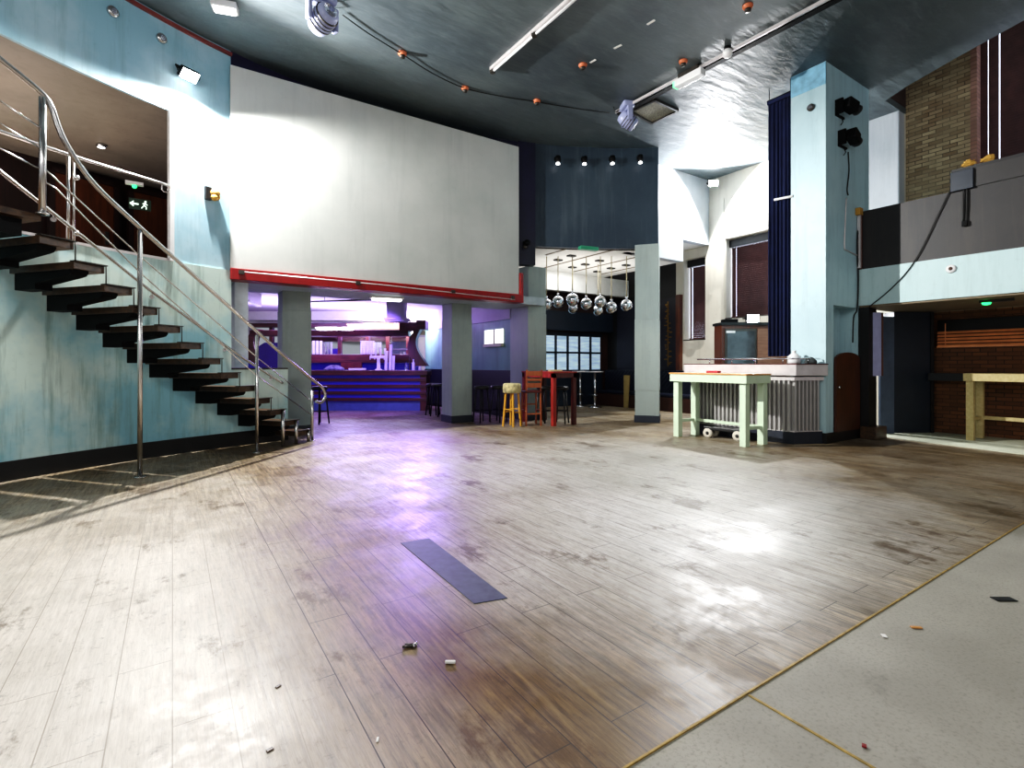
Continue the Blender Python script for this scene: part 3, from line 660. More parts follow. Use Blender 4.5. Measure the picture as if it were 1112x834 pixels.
for px,py in ((110,158),):
    p = onZ(px,py,4.97); e_ = thing('ceiling_spot', 'chrome spotlight recessed in the taupe mezzanine ceiling', 'spotlight', p)
    MB().lathe([(.075,.0),(.075,-.012),(.055,-.03)], n=20).build('bezel', 'chrome', e_); MB().lathe([(.001,-.034),(.05,-.034),(.05,-.02)]).build('lens', 'soft_emit', e_)
# dark doors inside the mezzanine
for i,(px,lab) in enumerate(((92,'dark mezzanine door behind the stair guard rail'),(172,'narrow dark door beside the exit sign'))):
    p = ondrum(px,0,R0+3.7); d_ = thing('door_%d' % (i+2), lab, 'door', (p.x,p.y,2.7), math.atan2(p.y-C0.y, p.x-C0.x)-PI/2); d_['kind'] = 'structure'
    MB().box(-.45,.45,-.03,.03,0,2.05).build('door_leaf', 'door_brown', d_, bevel=.01); MB().box(-.53,-.45,-.06,.05,0,2.13).box(.45,.53,-.06,.05,0,2.13).box(-.53,.53,-.06,.05,2.05,2.13).build('door_frame', 'mezz', d_)
    MB().box(.3,.36,-.06,-.03,.9,1.15).build('handle', 'steel', d_)
# wall fittings on the left
p = ondrum(229,211,R0-.02)
pa = math.atan2(p.y-C0.y, p.x-C0.x)-PI/2
s_ = thing('wall_box', 'broken wall box with black plate and orange foam', 'electrical box', p, pa)
MB().box(-.09,.0,-.03,.02,-.1,.1).build('back_plate', 'black', s_, bevel=.006)
MB().ball((.05,-.03,.02), .07, 12).ball((.03,-.05,-.05), .05, 10).ball((.08,-.03,-.03), .045, 10).build('foam', plain('orange foam', rgb(200,150,70), .8, var=.4, scale=20), s_)
for i,(px,py) in enumerate(((122,13),(175,42))):
    p = ondrum(px,py,R0-.0); pa = math.atan2(p.y-C0.y, p.x-C0.x)-PI/2
    l_ = thing('wall_light', ('round glass wall light high above the stairs, farther from the screen','round glass wall light high above the stairs, nearer the screen')[i], 'wall light', p, pa)
    mm = Matrix.Rotation(PI/2,4,'X')
    MB().lathe([(.07,0),(.07,.03),(.05,.045)], mtx=mm).build('bezel', 'steel', l_); MB().lathe([(.048,.04),(.03,.055),(.002,.06)], mtx=mm).build('lens', 'clear', l_)

# ================================================================== FLOODLIGHTS (sources of the light in the picture)
def flood(name, label, p, aim, size=.13):
    d = (Vector(aim)-Vector(p)).normalized(); f_ = thing(name, label, 'floodlight', p)
    q = d.to_track_quat('-Y','Z').to_matrix().to_4x4()
    MB().box(-size,size,0,.07,-size*.6,size*.6,q).build('housing', 'blackmetal', f_, bevel=.01)
    MB().box(-size*.85,size*.85,-.012,.0,-size*.55,size*.55,q).build('lens', 'lamp_emit', f_)
    MB().box(-size*1.15,-size,.02,.06,-.02,.02,q).box(size,size*1.15,.02,.06,-.02,.02,q).box(-size*1.15,size*1.15,.06,.16,-.012,.012,q).build('bracket', 'blackmetal', f_)
    return f_
L1 = ondrum(206,85,R0-.15)
out1 = Vector((C0.x-L1.x, C0.y-L1.y, 0)).normalized()
flood('floodlight', 'blazing white floodlight on the pale blue wall above the stairs', L1+Vector((0,0,.04)), L1+out1+Vector((0,0,-1.2)))
L2 = Vector((XW-.45, YB-.45, 6.0))
flood('floodlight', 'blazing white floodlight in the top corner of the bay', L2+Vector((.05,.05,.03)), L2+Vector((-1,-1,-.5)))

# ================================================================== BAR
BD = 14.4
bx = lambda px, d=BD: (px-400)*d/FL
BAR = thing('bar_counter', 'long dark timber bar counter with purple glowing grooves', 'bar', camframe(400,BD), -TH)
x0, x1 = bx(262), bx(463)
MB().box(x0, x1-.02, .06, .62, 0, .24).build('plinth', 'bar_plinth', BAR)
MB().box(x0, x1-.05, .05, .62, .24, 1.0).build('carcass', 'bar_blue', BAR)
for i in range(4): MB().box(x0, x1, -.0, .06, .27+i*.185, .27+i*.185+.095).build('front_board', 'bar_wood', BAR, bevel=.006)
MB().box(x0-.05, x1+.04, -.08, .7, 1.0, 1.14).build('bar_top', 'bar_wood', BAR, bevel=.01)
MB().box(x1-.18, x1, .02, .7, .0, 1.0).build('end_panel', 'mahog', BAR)
BACK = thing('back_bar', 'back bar unit with mirrors and wooden counter behind the bar', 'bar unit', camframe(400,16.2), -TH)
X0, X1 = bx(268,16.2), bx(452,16.2)
MB().box(X0, X1, -.1, .5, 0, 1.35).build('cupboard', 'bar_blue', BACK)
MB().box(X0, X1, -.35, .5, 1.36, 1.62).build('counter', 'bar_wood', BACK, bevel=.01)
MB().box(X0, X1, .3, .34, 1.62, 2.5).build('mirror', 'mirror', BACK)
MB().box(X0, X1, .1, .5, 2.5, 2.62).build('top_shelf', 'bar_wood', BACK)
for x in (-3.2,-1.0,-.1,.55,1.2): MB().box(x-.05, x+.05, .22, .3, 1.62, 2.5).build('upright', 'bar_wood', BACK)
MB().box(-.75, -.1, -.37, -.3, 1.15, 1.36).build('panel', 'mahog', BACK)
GA = thing('bar_gantry', 'dark timber gantry over the bar with curved end brackets', 'gantry', camframe(400,BD+.1,1.14), -TH)
gx0, gx1 = bx(270), bx(463)
MB().box(gx0, gx1-.5, .0, .45, .98, 1.14).build('gantry_shelf', 'bar_wood', GA, bevel=.008)
def corbel(x, s):
    prof = [(0,.0)]
    pts = []
    for i in range(13):
        q = i/12; pts.append((-.30*math.sin(q*PI)*(.7)-.02, .0+q*1.05))
    outer = [(p[0]-.0, p[1]) for p in pts]; inner = [(p[0]+.26+.1*math.cos(q_*PI/12), p[1]) for q_, p in enumerate(pts)]
    poly = outer+inner[::-1]
    return MB().prism(poly, -.0, .34, Matrix.Translation((x,0,.12)) @ Matrix.Scale(s,4,(1,0,0)) @ Matrix.Rotation(PI/2,4,'X') @ Matrix.Translation((0,0,-.34)))
corbel(gx1-.30, 1).build('end_bracket', 'door_brown', GA); corbel(gx0+.1, 1).build('end_bracket', 'bar_wood', GA)
MB().box(gx1-.75, gx1-.2, -.05, .5, 1.12, 1.36).box(gx1-.26, gx1+.0, -.1, .5, 1.16, 1.42).build('canopy', 'bar_wood', GA, bevel=.01)
for x in (gx1-1.05, gx1-.5): MB().tube([(x,.2,0),(x,.2,.98)], .02, 10).build('gantry_post', 'steel', GA)
MB().box(gx1-1.0, gx1-.35, .05, .4, .58, .62).build('glass_shelf', 'steel', GA)
# hood (yellow stepped pyramid above the bar)
hd = thing('extractor_hood', 'yellowish stepped pyramid hood above the bar', 'hood', camframe(414,15.4,2.3), -TH)
m = MB()
for i,(w_,z0) in enumerate(((.75,.0),(.6,.08),(.45,.16))): m.box(-w_,w_,-.3,.3,z0,z0+.08)
m.build('hood_steps', plain('cream lacquer', rgb(200,180,110), .5), hd)
pl = thing('arched_panel', 'purple lit arched timber panel at the far left end of the bar', 'panel', camframe(292,14.0,0), -TH)
MB().prism([(-.32,0),(.3,0),(.3,1.9),(-.1,1.9),(-.26,1.8),(-.32,1.5)], 0, .06, Matrix.Rotation(PI/2,4,'X')).build('board', plain('purple stained timber', rgb(58,36,112), .45), pl)
# bar top things
def bar_pt(px, py, off=.0): return at(px, py, BD+off)
def on_bar(px, off=.3): p = at(px, HY, BD+off); p.z = 1.14; return p
def on_back(px, off=-.15): p = at(px, HY, 16.2+off); p.z = 1.62; return p
bt = thing('beer_tap', 'white branching beer tap on the bar counter', 'beer tap', on_bar(411,.2), -TH)
MB().lathe([(.1,0),(.1,.02),(.05,.05),(.045,.3),(.06,.36)]).build('column', 'white', bt); MB().box(-.24,.24,-.06,.06,.34,.42).build('manifold', 'white', bt, bevel=.02)
for x in (-.2,-.07,.07,.2): MB().tube([(x,-.04,.42),(x,-.05,.62)], [.015,.03], 10).tube([(x,-.06,.38),(x,-.14,.36),(x,-.14,.3)], .012, 8).build('tap_handle', 'white', bt)
cs = None
for i,px in enumerate((340.5,344.5,348.5,393,396,399,402,405)):
    p = on_back(px); lab = 'white cup stack behind the bar, '+('half hidden by the stair column' if i < 3 else 'left of the beer tap')
    if cs is None:
        cs = thing('cup_stack', lab, 'cups', p, 0, 'white cup stacks behind the bar')
        m = MB()
        for k in range(8): m.lathe([(.036,.0),(.045,.055),(.045,.06)], (0,0,k*.052), 12)
        m.build('cups', 'white', cs)
    else: copy_thing(cs, p, label=lab)
def bottle(label, p, h, mat, g=None):
    b_ = thing('bottle', label, 'bottle', p, 0, g)
    MB().lathe([(.035,0),(.04,.01),(.04,h*.6),(.015,h*.75),(.015,h*.97)], n=14).build('glass_body', mat, b_); MB().lathe([(.018,h*.93),(.018,h)], n=12).build('cap', 'blackmetal', b_)
bottle('white bottle on the bar beside the curved gantry bracket', on_bar(449,.1), .34, 'white')
bottle('short white bottle at the end of the bar counter', on_bar(456,.15), .2, 'white')
bottle('pale bottle on the bar under the gantry shelf', on_bar(441,.3), .26, 'clear')
for i,(px,h_) in enumerate(((419,.55),(423.5,.75),(427,.42))):
    r = thing('cup_stack', ('tall leaning stack of white cups right of the beer tap','tallest stack of white cups right of the beer tap','short stack of white cups under the gantry')[i], 'cups', on_bar(px,.15), 0, 'cup stacks on the bar')
    m = MB()
    for k in range(int(h_/.045)): m.lathe([(.034,.0),(.043,.05),(.043,.056)], (.002*k,0,k*.045), 12)
    m.build('cups', 'white', r)
m = MB(); rr = random.Random(5)
tag(MB().lathe([(.16,.0),(.19,.03),(.14,.09),(.07,.14),(.02,.15)], (0,0,0), 14, Matrix.Translation(on_bar(363,.2)) @ Matrix.Diagonal((1.6,.8,1,1))).build('bar_towel', plain('crumpled dark and white towel', rgb(120,120,140), .9, var=.8, scale=9)), 'crumpled towel on the bar counter', 'towel')
tag(MB().obox(on_bar(388,.3)+Vector((0,0,.03)), (.45,.2,.05), -TH).build('tray', 'white', bevel=.01), 'flat white tray on the bar counter left of the beer tap', 'tray')

# ================================================================== SEATING
def dark_stool(label, loc, rz=0, group='black bar stools', first=[None]):
    if first[0] is not None: return copy_thing(first[0], loc, rz, label)
    r = thing('bar_stool', label, 'stool', loc, rz, group)
    MB().lathe([(.15,.74),(.17,.75),(.175,.79),(.16,.82),(.03,.825)], n=20).build('seat', 'black', r)
    for i in range(4):
        q = PI/4+i*PI/2; MB().tube([(.12*math.cos(q),.12*math.sin(q),.75),(.2*math.cos(q),.2*math.sin(q),0)], .017, 8).build('leg', 'black', r)
    m = MB(); pts = [(.175*math.cos(PI/4+i*PI/2),.175*math.sin(PI/4+i*PI/2),.27) for i in range(5)]
    m.tube(pts, .011, 8); m.build('footrest', 'blackmetal', r)
    first[0] = r; return r
dark_stool('black bar stool behind the red table, close to its red leg', ground(591,459), .2)
dark_stool('black bar stool at the dark end of the red table', ground(609,459.5), .6)
dark_stool('black bar stool against the dado, close beside the bar column', ground(523,458.5), .1)
dark_stool('black bar stool against the dado, beside the yellow stool', ground(541,458), .4)
dark_stool('black bar stool at the end of the bar counter, against the column', ground(476,452), .3)
dark_stool('black bar stool at the end of the bar counter, closer to the timber end', ground(470,450.5), .8)
dark_stool('black bar stool in front of the bar, behind the stair handrail curl', ground(347,460), .5)
# yellow stool with upholstered seat
r = thing('bar_stool', 'yellow legged bar stool with thick mottled round cushion', 'stool', ground(556,462.8), .35)
MB().lathe([(.17,.70),(.195,.72),(.20,.80),(.195,.88),(.17,.905),(.02,.91)], n=24).build('seat', 'seat_fabric', r)
for i in range(4):
    q = PI/4+i*PI/2; MB().beam((.13*math.cos(q),.13*math.sin(q),.71),(.19*math.cos(q),.19*math.sin(q),0),.036,.036).build('leg', 'yellow_wood', r, bevel=.004)
m = MB()
for i in range(4):
    q, q2 = PI/4+i*PI/2, PI/4+(i+1)*PI/2; m.beam((.165*math.cos(q),.165*math.sin(q),.3+.06*(i%2)),(.165*math.cos(q2),.165*math.sin(q2),.3+.06*(i%2)),.016,.022)
m.build('stretcher', 'yellow_wood', r)
# ladder back bar chair, back towards the camera-left
r = thing('bar_chair', 'orange wooden ladder-back bar chair at the red table', 'chair', ground(577,461.5), -TH+.25)
w2 = .165
for sx in (-1,1):
    MB().beam((sx*w2,-.17,0),(sx*w2*.96,-.15,.7),.034,.034).build('leg', 'chair_wood', r, bevel=.004)
    MB().beam((sx*w2,.19,0),(sx*w2*.96,.17,.7),.034,.034).build('leg', 'chair_wood', r, bevel=.004)
    MB().beam((sx*w2*.96,-.15,.7),(sx*w2,-.22,1.19),.034,.03).build('back_post', 'chair_wood', r, bevel=.004)
MB().box(-.185,.185,-.18,.2,.7,.745).build('seat', 'mahog', r, bevel=.012)
for z_, h_ in ((1.11,.1),(.98,.05),(.86,.1)): MB().obox((0,-.165-.07*(z_-.7)/.49, z_), (.33,.02,h_)).build('back_slat', 'chair_wood', r, bevel=.004)
m = MB()
for sx in (-1,1): m.beam((sx*w2,-.165,.32),(sx*w2,.185,.32),.02,.03)
m.box(-w2,w2,-.175,-.155,.24,.27).box(-w2,w2,.165,.185,.42,.45).build('stretcher', 'chair_wood', r)
# red tall table
TX0, TX1, TY0, TY1 = 6.67, 7.31, 8.47, 9.62
r = thing('tall_table', 'tall red painted timber table with square legs', 'table', ((TX0+TX1)/2,(TY0+TY1)/2,0))
MB().box(TX0-.01, TX1+.01, TY0-.01, TY1+.01, 1.12, 1.155).build('tabletop', 'red_wood', r, world=True, bevel=.004)
MB().box(TX0, TX0+.03, TY0, TY1, 1.02, 1.12).build('apron', 'red_wood', r, world=True); MB().box(TX0, TX1, TY0, TY0+.03, 1.02, 1.12).box(TX1-.03,TX1,TY0,TY1,1.02,1.12).box(TX0,TX1,TY1-.03,TY1,1.02,1.12).build('apron', 'mahog', r, world=True)  # lit side red, shaded sides painted a darker red
for x,y in ((TX0,TY0),(TX1-.085,TY0),(TX0,TY1-.085),(TX1-.085,TY1-.085)): MB().box(x,x+.085,y,y+.085,0,1.12).build('leg', 'red_wood' if (x==TX0) else 'mahog', r, world=True, bevel=.005)  # legs on the shaded side painted darker too
p = onZ(607,402,1.155); p = Vector((6.92,8.72,1.155))
r = thing('menu_tray', 'shallow pale wooden tray on the red table', 'tray', p, -.3)
MB().box(-.13,.13,-.09,.09,0,.012).build('base', 'pine', r); MB().box(-.13,.13,-.09,-.08,.0,.035).box(-.13,.13,.08,.09,0,.035).box(-.13,-.12,-.09,.09,0,.035).box(.12,.13,-.09,.09,0,.035).build('rim', 'pine', r)
# poseur tables
def poseur(label, loc):
    r = thing('pedestal_table', label, 'table', loc, 0, 'chrome pedestal tables in the lobby')
    MB().lathe([(.25,1.06),(.26,1.07),(.26,1.09),(.25,1.1)], n=28).build('tabletop', 'silver', r); MB().lathe([(.035,.02),(.035,1.06)], n=14).build('column', 'chrome', r)
    MB().lathe([(.22,0),(.22,.015),(.05,.04),(.036,.06)], n=24).build('base', 'chrome', r); MB().lathe([(.09,.36),(.12,.375),(.12,.385),(.09,.39)], n=20).build('footring', 'chrome', r); return r
q = poseur('chrome pedestal table in the lobby, nearer the free column', ground(646,442.3)); copy_thing(q, ground(630,441.1), 0, 'chrome pedestal table in the lobby, just behind the red table')
# serving hatch
hy0, hy1 = onX(548,0,6.9).y, onX(527,0,6.9).y
hz = onX(538,360,6.9).z
r = thing('serving_hatch', 'brightly lit hatch opening in the teal partition', 'hatch', (6.88,(hy0+hy1)/2,1.75))
MB().box(6.875, 6.9, hy0+.05, hy1, 1.84, 2.2).build('hatch_light', emis('hatch glow', (1,.98,.95,1), 1.6), r, world=True)
MB().box(6.83, 6.9, hy0+.05, hy1, 1.76, 1.84).build('hatch_shelf', 'cream', r, world=True); MB().box(6.86, 6.88, (hy0+hy1)/2-.05, (hy0+hy1)/2, 1.84, 2.2).build('hatch_post', 'plate', r, world=True)

# mirror balls
balls = [(593.5,330.7,6.2),(606,327.8,6.4),(621.5,325.6,7),(622,334.5,6),(636.7,330,6.4),(652,328,6.6),(649.6,337,6),(664,334,6.3),(680.4,331.5,6.5)]
names = ['half hidden by the broad column','second from the broad column','highest, third from the broad column','low, behind the highest one','middle of the row','large, between middle and free column','low, behind the large one','second nearest the free column','nearest the free column']
mb = None
for (px,py,rad),nm in zip(balls,names):
    dd = 12.6 if rad > 6.1 else 13.6
    p = at(px,py,dd); top = 3.97-p.z
    lab = 'round mirror glass pendant lamp in the lobby, '+nm
    r = thing('pendant_lamp', lab, 'pendant lamp', p, 0, 'mirror ball pendants in the lobby')
    rr_ = rad*dd/FL
    MB().ball((0,0,0), rr_, 24).build('globe', 'mirror', r); MB().lathe([(.03,rr_-.01),(.03,rr_+.05),(.01,rr_+.07)], n=12).build('cap', 'chrome', r)
    MB().tube([(0,0,rr_+.05),(0,0,top)], .012, 6).build('cord', plain('pale cord', rgb(170,160,130), .6), r)

# ================================================================== BOOTH AND NEARBY
bp = [Vector((8.2,6.24)), Vector((8.42,4.37)), Vector((8.93,4.17))]
r = thing('bar_booth', 'corrugated metal serving booth with aluminium counter edge', 'booth', (8.6,5.3,0))
poly = [(8.2,6.24),(8.42,4.37),(8.93,4.17),(8.93,6.3)]
def inset(pl_, e):
    c_ = Vector((8.62,5.27)); return [((Vector(q)-c_)*(1+e)+c_) for q in pl_]
body = [(8.28,6.18),(8.49,4.46),(8.93,4.28),(8.93,6.24)]
MB().prism(body, .2, 1.10).build('carcass', 'plate', r, world=True)
pl_ = [(8.215,6.22),(8.43,4.39),(8.93,4.19),(8.93,6.28)]
MB().prism(pl_, 0, .2).build('plinth', 'skirting', r, world=True)
MB().prism(pl_, .195, .215).build('ledge', 'silver', r, world=True)
def corrugate(a, b, z0, z1, n):
    a, b = Vector(a), Vector(b); d = (b-a)/n; nn = Vector((d.y,-d.x)).normalized(); nn = nn if nn.dot(Vector((8.62,5.27))-a) < 0 else -nn
    m = MB()
    prof = [(0,-.03),(.10,.035),(.52,.035),(.62,-.03),(1,-.03)]
    pts = []
    for i in range(n):
        for u_, h_ in prof[:-1]: pts.append(a+d*(i+u_)+nn*(h_+.004))
    pts.append(b+nn*-.026)
    vs = [(q.x,q.y,z0) for q in pts]+[(q.x,q.y,z1) for q in pts]; k = len(pts)
    m.add(vs, [(i,i+1,i+1+k,i+k) for i in range(k-1)]); return m
corrugate((8.24,6.2),(8.45,4.42),.2,1.06,24).build('corrugated_front', 'corr', r, world=True, fixn=False)
corrugate((8.45,4.42),(8.92,4.235),.2,1.06,7).build('corrugated_side', 'corr', r, world=True, fixn=False)
MB().prism([(8.19,6.24),(8.405,4.37),(8.93,4.165),(8.93,6.3)], 1.04, 1.10).build('top_rail', 'silver', r, world=True)
MB().prism([(8.12,6.3),(8.36,4.32),(8.93,4.1),(8.93,6.34)], 1.12, 1.30).build('counter_edge', 'silver', r, world=True, bevel=.006)
MB().prism([(8.115,6.305),(8.355,4.315),(8.93,4.095),(8.93,6.345)], 1.3, 1.315).build('counter_top', 'mahog', r, world=True)
rail = [(8.25,6.1,1.40),(8.46,4.45,1.40),(8.52,4.38,1.40),(8.9,4.22,1.40)]
R_ = MB().tube(rail, .014, 10).build('gallery_rail', 'chrome', r, world=True)
for u_ in (.15,.4,.65,.92): q = Vector(rail[0])*(1-u_)+Vector(rail[1])*u_; MB().tube([(q.x,q.y,1.315),(q.x,q.y,1.40)], .008, 8).build('rail_post', 'chrome', R_, world=True)
MB().tube([(8.7,4.3,1.315),(8.7,4.3,1.40)], .008, 8).build('rail_post', 'chrome', R_, world=True)
pp = Vector(body[0])+(Vector(body[1])-Vector(body[0]))*.57
MB().tube([(pp.x-.05,pp.y,.58),(pp.x+.02,pp.y,.58)], .05, 16).build('port_hole', 'black', r, world=True)
# things on the booth
p = Vector((8.76,4.56,1.316)); j = thing('jug', 'white plastic bottle standing on the booth counter', 'bottle', p)
MB().lathe([(.09,0),(.1,.02),(.1,.12),(.06,.16),(.03,.18),(.03,.2)], n=16).build('body', 'white', j); MB().lathe([(.035,.195),(.035,.22)], n=12).build('cap', 'white', j)
tag(MB().lathe([(.08,0),(.1,.02),(.08,.06),(.04,.1),(.01,.11)], (8.78,4.30,1.316), 12).build('crumpled_cloth', plain('dark grey cloth', rgb(66,72,72), .9, var=.4)), 'crumpled dark cloth on the booth counter beside the pillar', 'cloth')
# mint table
lp = [ground(739.5,473.5), ground(812,484.5), ground(834.5,480.5), ground(762.5,472.5)]
ax = (lp[1]-lp[0]); L = ax.length; rz = math.atan2(ax.y, ax.x); perp = Vector((-ax.y,ax.x,0)).normalized(); D = .46
r = thing('tall_table', 'mint painted tall table with pine top in front of the booth', 'table', lp[0]-Vector((.085,0,0)), rz)
e = .055
for x,y in ((0,0),(L,0),(L,D),(0,D)): MB().box(x-e,x+e,y-e,y+e,0,1.0).build('leg', 'mint', r, bevel=.004)
MB().box(-.1,L+.1,-.1,D+.07,1.0,1.13).build('apron', 'mint', r, bevel=.004); MB().box(-.11,L+.11,-.11,D+.075,1.13,1.155).build('tabletop', 'orange_wood', r, bevel=.003)
MB().box(0,L,D-.025,D+.025,.26,.31).build('stretcher', 'mint', r); 
for x in (0,L): MB().box(x-.025,x+.025,0,D,.26,.31).build('stretcher', 'mint', r)
mtx = parent_matrix(r)
tag(MB().obox(mtx @ Vector((L*.42,D*.55,1.155+.02)), (.24,.1,.04), rz).build('folded_cloth', plain('red cloth', rgb(176,40,52), .8), bevel=.012), 'small folded red cloth on the mint table', 'cloth')
# dolly under mint table
r = thing('dolly', 'low black dolly with pale wheels under the mint table', 'dolly', ground(788,476.5), math.atan2(-1.87,.22))
MB().box(-.35,.35,-.13,.13,.14,.2).build('deck', 'black', r, bevel=.01)
for sx in (-1,1):
    for sy in (-1,1):
        w_ = MB().lathe([(.04,-.035),(.085,-.03),(.085,.03),(.04,.035)], n=20, mtx=Matrix.Translation((sx*.27,sy*.1,.086)) @ Matrix.Rotation(PI/2,4,'X')).build('wheel', 'cream', r)
        MB().lathe([(.03,-.042),(.03,.042)], n=12, mtx=Matrix.Translation((sx*.27,sy*.1,.086)) @ Matrix.Rotation(PI/2,4,'X')).build('hub', 'black', w_)
# cabinet with floodlight
cp = camframe(820,11.6); r = thing('cabinet', 'wooden cabinet with dark glass door behind the booth', 'cabinet', cp, -TH)
cxl, cxr = (784-820)*11.6/FL, (855-820)*11.6/FL
MB().box(cxl,cxr,.03,.45,0,2.2).build('carcass', 'door_brown', r, bevel=.006)
dd = MB().box(cxl+.07,.04,.005,.03,1.1,2.12).build('door', 'plate', r, bevel=.004); MB().box(cxl+.12,-.01,-.003,.006,1.15,2.06).build('glass', plain('dark reflective glass', rgb(70,76,80), .12, .3, scale=3, var=.5), dd)
MB().box(.06,cxr-.01,.005,.03,1.1,2.12).build('door', wood('pale brown veneer', rgb(110,78,62), rgb(140,104,84), 0), r, bevel=.004)
MB().box(cxl-.03,cxr+.02,-.02,.47,2.2,2.26).build('top_board', 'black', r); MB().box(cxl+.1,cxl+.3,-.006,.004,2.02,2.07).build('label_plate', 'white', dd)
mtx = parent_matrix(r)
L3 = mtx @ Vector((0,.1,2.36))
flood('floodlight', 'blazing white floodlight standing on the cabinet behind the booth', L3, L3+Vector((-S,-K,-.05))*2, .15)
tag(MB().obox(mtx @ Vector((-.5,.2,2.30)), (.3,.25,.09), -TH).build('amplifier', 'blackmetal', bevel=.006), 'low black box on the cabinet left of the floodlight', 'box')
# curtain
cy0, cy1 = 4.74, 5.16; m = MB(); n = 40
pts = []
for i in range(n+1):
    y = cy0+(cy1-cy0)*i/n; pts.append((9.02+.035*math.sin(i*.95)+.012*math.sin(i*2.3), y))
vs = [(x,y,1.45) for x,y in pts]+[(x,y,3.7) for x,y in pts]+[(9.02+(x-9.02)*.6,y,6.05) for x,y in pts]; k = n+1
m.add(vs, [(i,i+1,i+1+k,i+k) for i in range(n)]+[(i+k,i+1+k,i+1+2*k,i+2*k) for i in range(n)], True)
cu = thing('curtain', 'dark blue velvet curtain hanging beside the pale blue pillar', 'curtain', (9.02,(cy0+cy1)/2,1.45))
m.build('drape', 'curtain', cu, world=True, fixn=False); MB().tube([(9.02,cy0-.02,6.08),(9.02,cy1+.02,6.08)], .02, 10).build('curtain_rod', 'blackmetal', cu, world=True)
MB().box(8.98,9.06,cy0,cy1,6.0,6.06).build('heading', 'curtain', cu, world=True)
for y_ in (cy0+.02,cy1-.02): MB().tube([(9.02,y_,6.05),(9.02,y_,ZC)], .008, 6).build('hanger', 'blackmetal', cu, world=True)
p0, p1 = at(840,217,9.1), at(862,213,8.75)
tag(MB().tube([onX(841,217,8.955), onX(861.5,213,8.955)], .022, 10).build('white_bar', 'white'), 'short white bar across the dark blue curtain', 'bar')
# pillar fittings
p = onX(881,117,PX0); f_ = thing('wall_light', 'round lens light on the pale blue pillar face', 'wall light', p, -PI/2)
mm = Matrix.Rotation(PI/2,4,'X'); MB().lathe([(.06,0),(.06,.03),(.045,.045)], mtx=mm).build('bezel', 'plate', f_); MB().lathe([(.04,.04),(.03,.055),(.002,.06)], mtx=mm).build('lens', 'clear', f_)
def lantern(label, px, py, tilt):
    p = onY(px-9,py,PY0); f_ = thing('stage_light', label, 'stage light', p)
    MB().box(-.14,-.1,-.12,0,-.12,.12).box(-.14,.14,-.03,0,-.14,-.11).build('yoke', 'blackmetal', f_)
    q = Matrix.Translation((.03,-.17,.0)) @ Matrix.Rotation(tilt,4,'Z') @ Matrix.Rotation(.25,4,'Y')
    MB().box(-.13,.11,-.08,.08,-.09,.09,q).build('body', 'blackmetal', f_, bevel=.02)
    MB().lathe([(.075,0),(.085,.07),(.08,.07),(.06,.02)], n=20, mtx=q @ Matrix.Translation((.11,0,0)) @ Matrix.Rotation(PI/2,4,'Y')).build('lens_hood', 'black', f_)
    MB().tube([(0,-.03,-.13),(.03,-.05,-.22),(-.02,-.04,-.28)], .008, 6).build('flex', 'cable', f_)
lantern('upper black stage light on the pale blue pillar', 920, 119, -.2); lantern('lower black stage light on the pale blue pillar', 923, 152, .1)
def cable(label, pts, r=.008, mat='cable', name='cable'):
    return tag(MB().tube(smooth(pts,5), r, 8).build(name, mat), label, 'cable')
cable('black cable running down the pillar below the stage lights', [onY(x,y,PY0-.012) for x,y in ((921,165),(922,185),(920,205),(921,212))], .01)
cable('thin pale conduit bending across the pillar beside the balcony', [onY(x,y,PY0-.012) for x,y in ((919,215),(918,240),(917,268),(920,272),(928,276),(934,279))], .011, 'silver', 'conduit')
cable('black cable looping diagonally across the balcony front', [onX(x,y,XB-.015) for x,y in ((1032,206),(1018,235),(1000,272),(985,295),(965,316),(944,333))], .009)
cable('black cable hanging down the pillar beside the balcony end', [onY(x,y,PY0-.02) for x,y in ((934,230),(931,262),(932,300),(931,334),(927,345),(926,372))], .012)
r = thing('hanging_cable', 'doubled black cable with plug hanging on the dark parapet', 'cable', onX(1048,200,XB))
MB().tube(smooth([onX(x,y,XB-.02) for x,y in ((1047,202),(1046,222),(1046,240))],5), .012, 8).tube(smooth([onX(x,y,XB-.02) for x,y in ((1050,202),(1050,224),(1049,241))],5), .012, 8).build('flex', 'cable', r, world=True)
p = onX(1047.5,242,XB-.03); MB().box(p.x-.02,p.x+.02,p.y-.03,p.y+.03,p.z-.05,p.z+.03).build('plug', 'blackmetal', r, world=True)
p = onX(1033,292,XB); r = thing('smoke_detector', 'round white detector base on the mint balcony front', 'detector', p, -PI/2)
MB().lathe([(.065,0),(.065,.02),(.045,.035)], n=24, mtx=mm).build('base', 'white', r); MB().lathe([(.03,.03),(.025,.045),(.01,.05)], n=16, mtx=mm).build('core', plain('brown socket', rgb(70,44,32), .6), r)
p = onZ(1073,327,2.305); r = thing('emergency_light', 'green glowing light under the balcony soffit', 'light', (10.6,p.y*10.6/p.x,2.30), 0)
MB().box(-.03,.03,-.3,.1,-.03,.01).build('housing', 'plate', r); MB().lathe([(.06,-.03),(.05,-.06),(.01,-.07)], (0,.02,0), 16).build('lens', 'green_emit', r)
for i,(px,py) in enumerate(((1052,178),(1073,175))):
    p = onX(px,py,XB+.05); rr = random.Random(i+11); m = MB(); m.ball((0,0,.05), .085, 7, .6)
    m.v = [tuple(c_*(1+rr.uniform(-.25,.25)) for c_ in v) for v in m.v]; zmin = min(v[2] for v in m.v); m.v = [(v[0]*.5+p.x, v[1]+p.y, v[2]-zmin+4.33) for v in m.v]
    m.sm = [False]*len(m.f)
    tag(m.build('rubble_lump', 'stone_yellow'), ('sandy lump of rubble on the raised parapet, nearer the dark blue box','sandy lump of rubble on the raised parapet, farther from the dark blue box')[i], 'rubble')
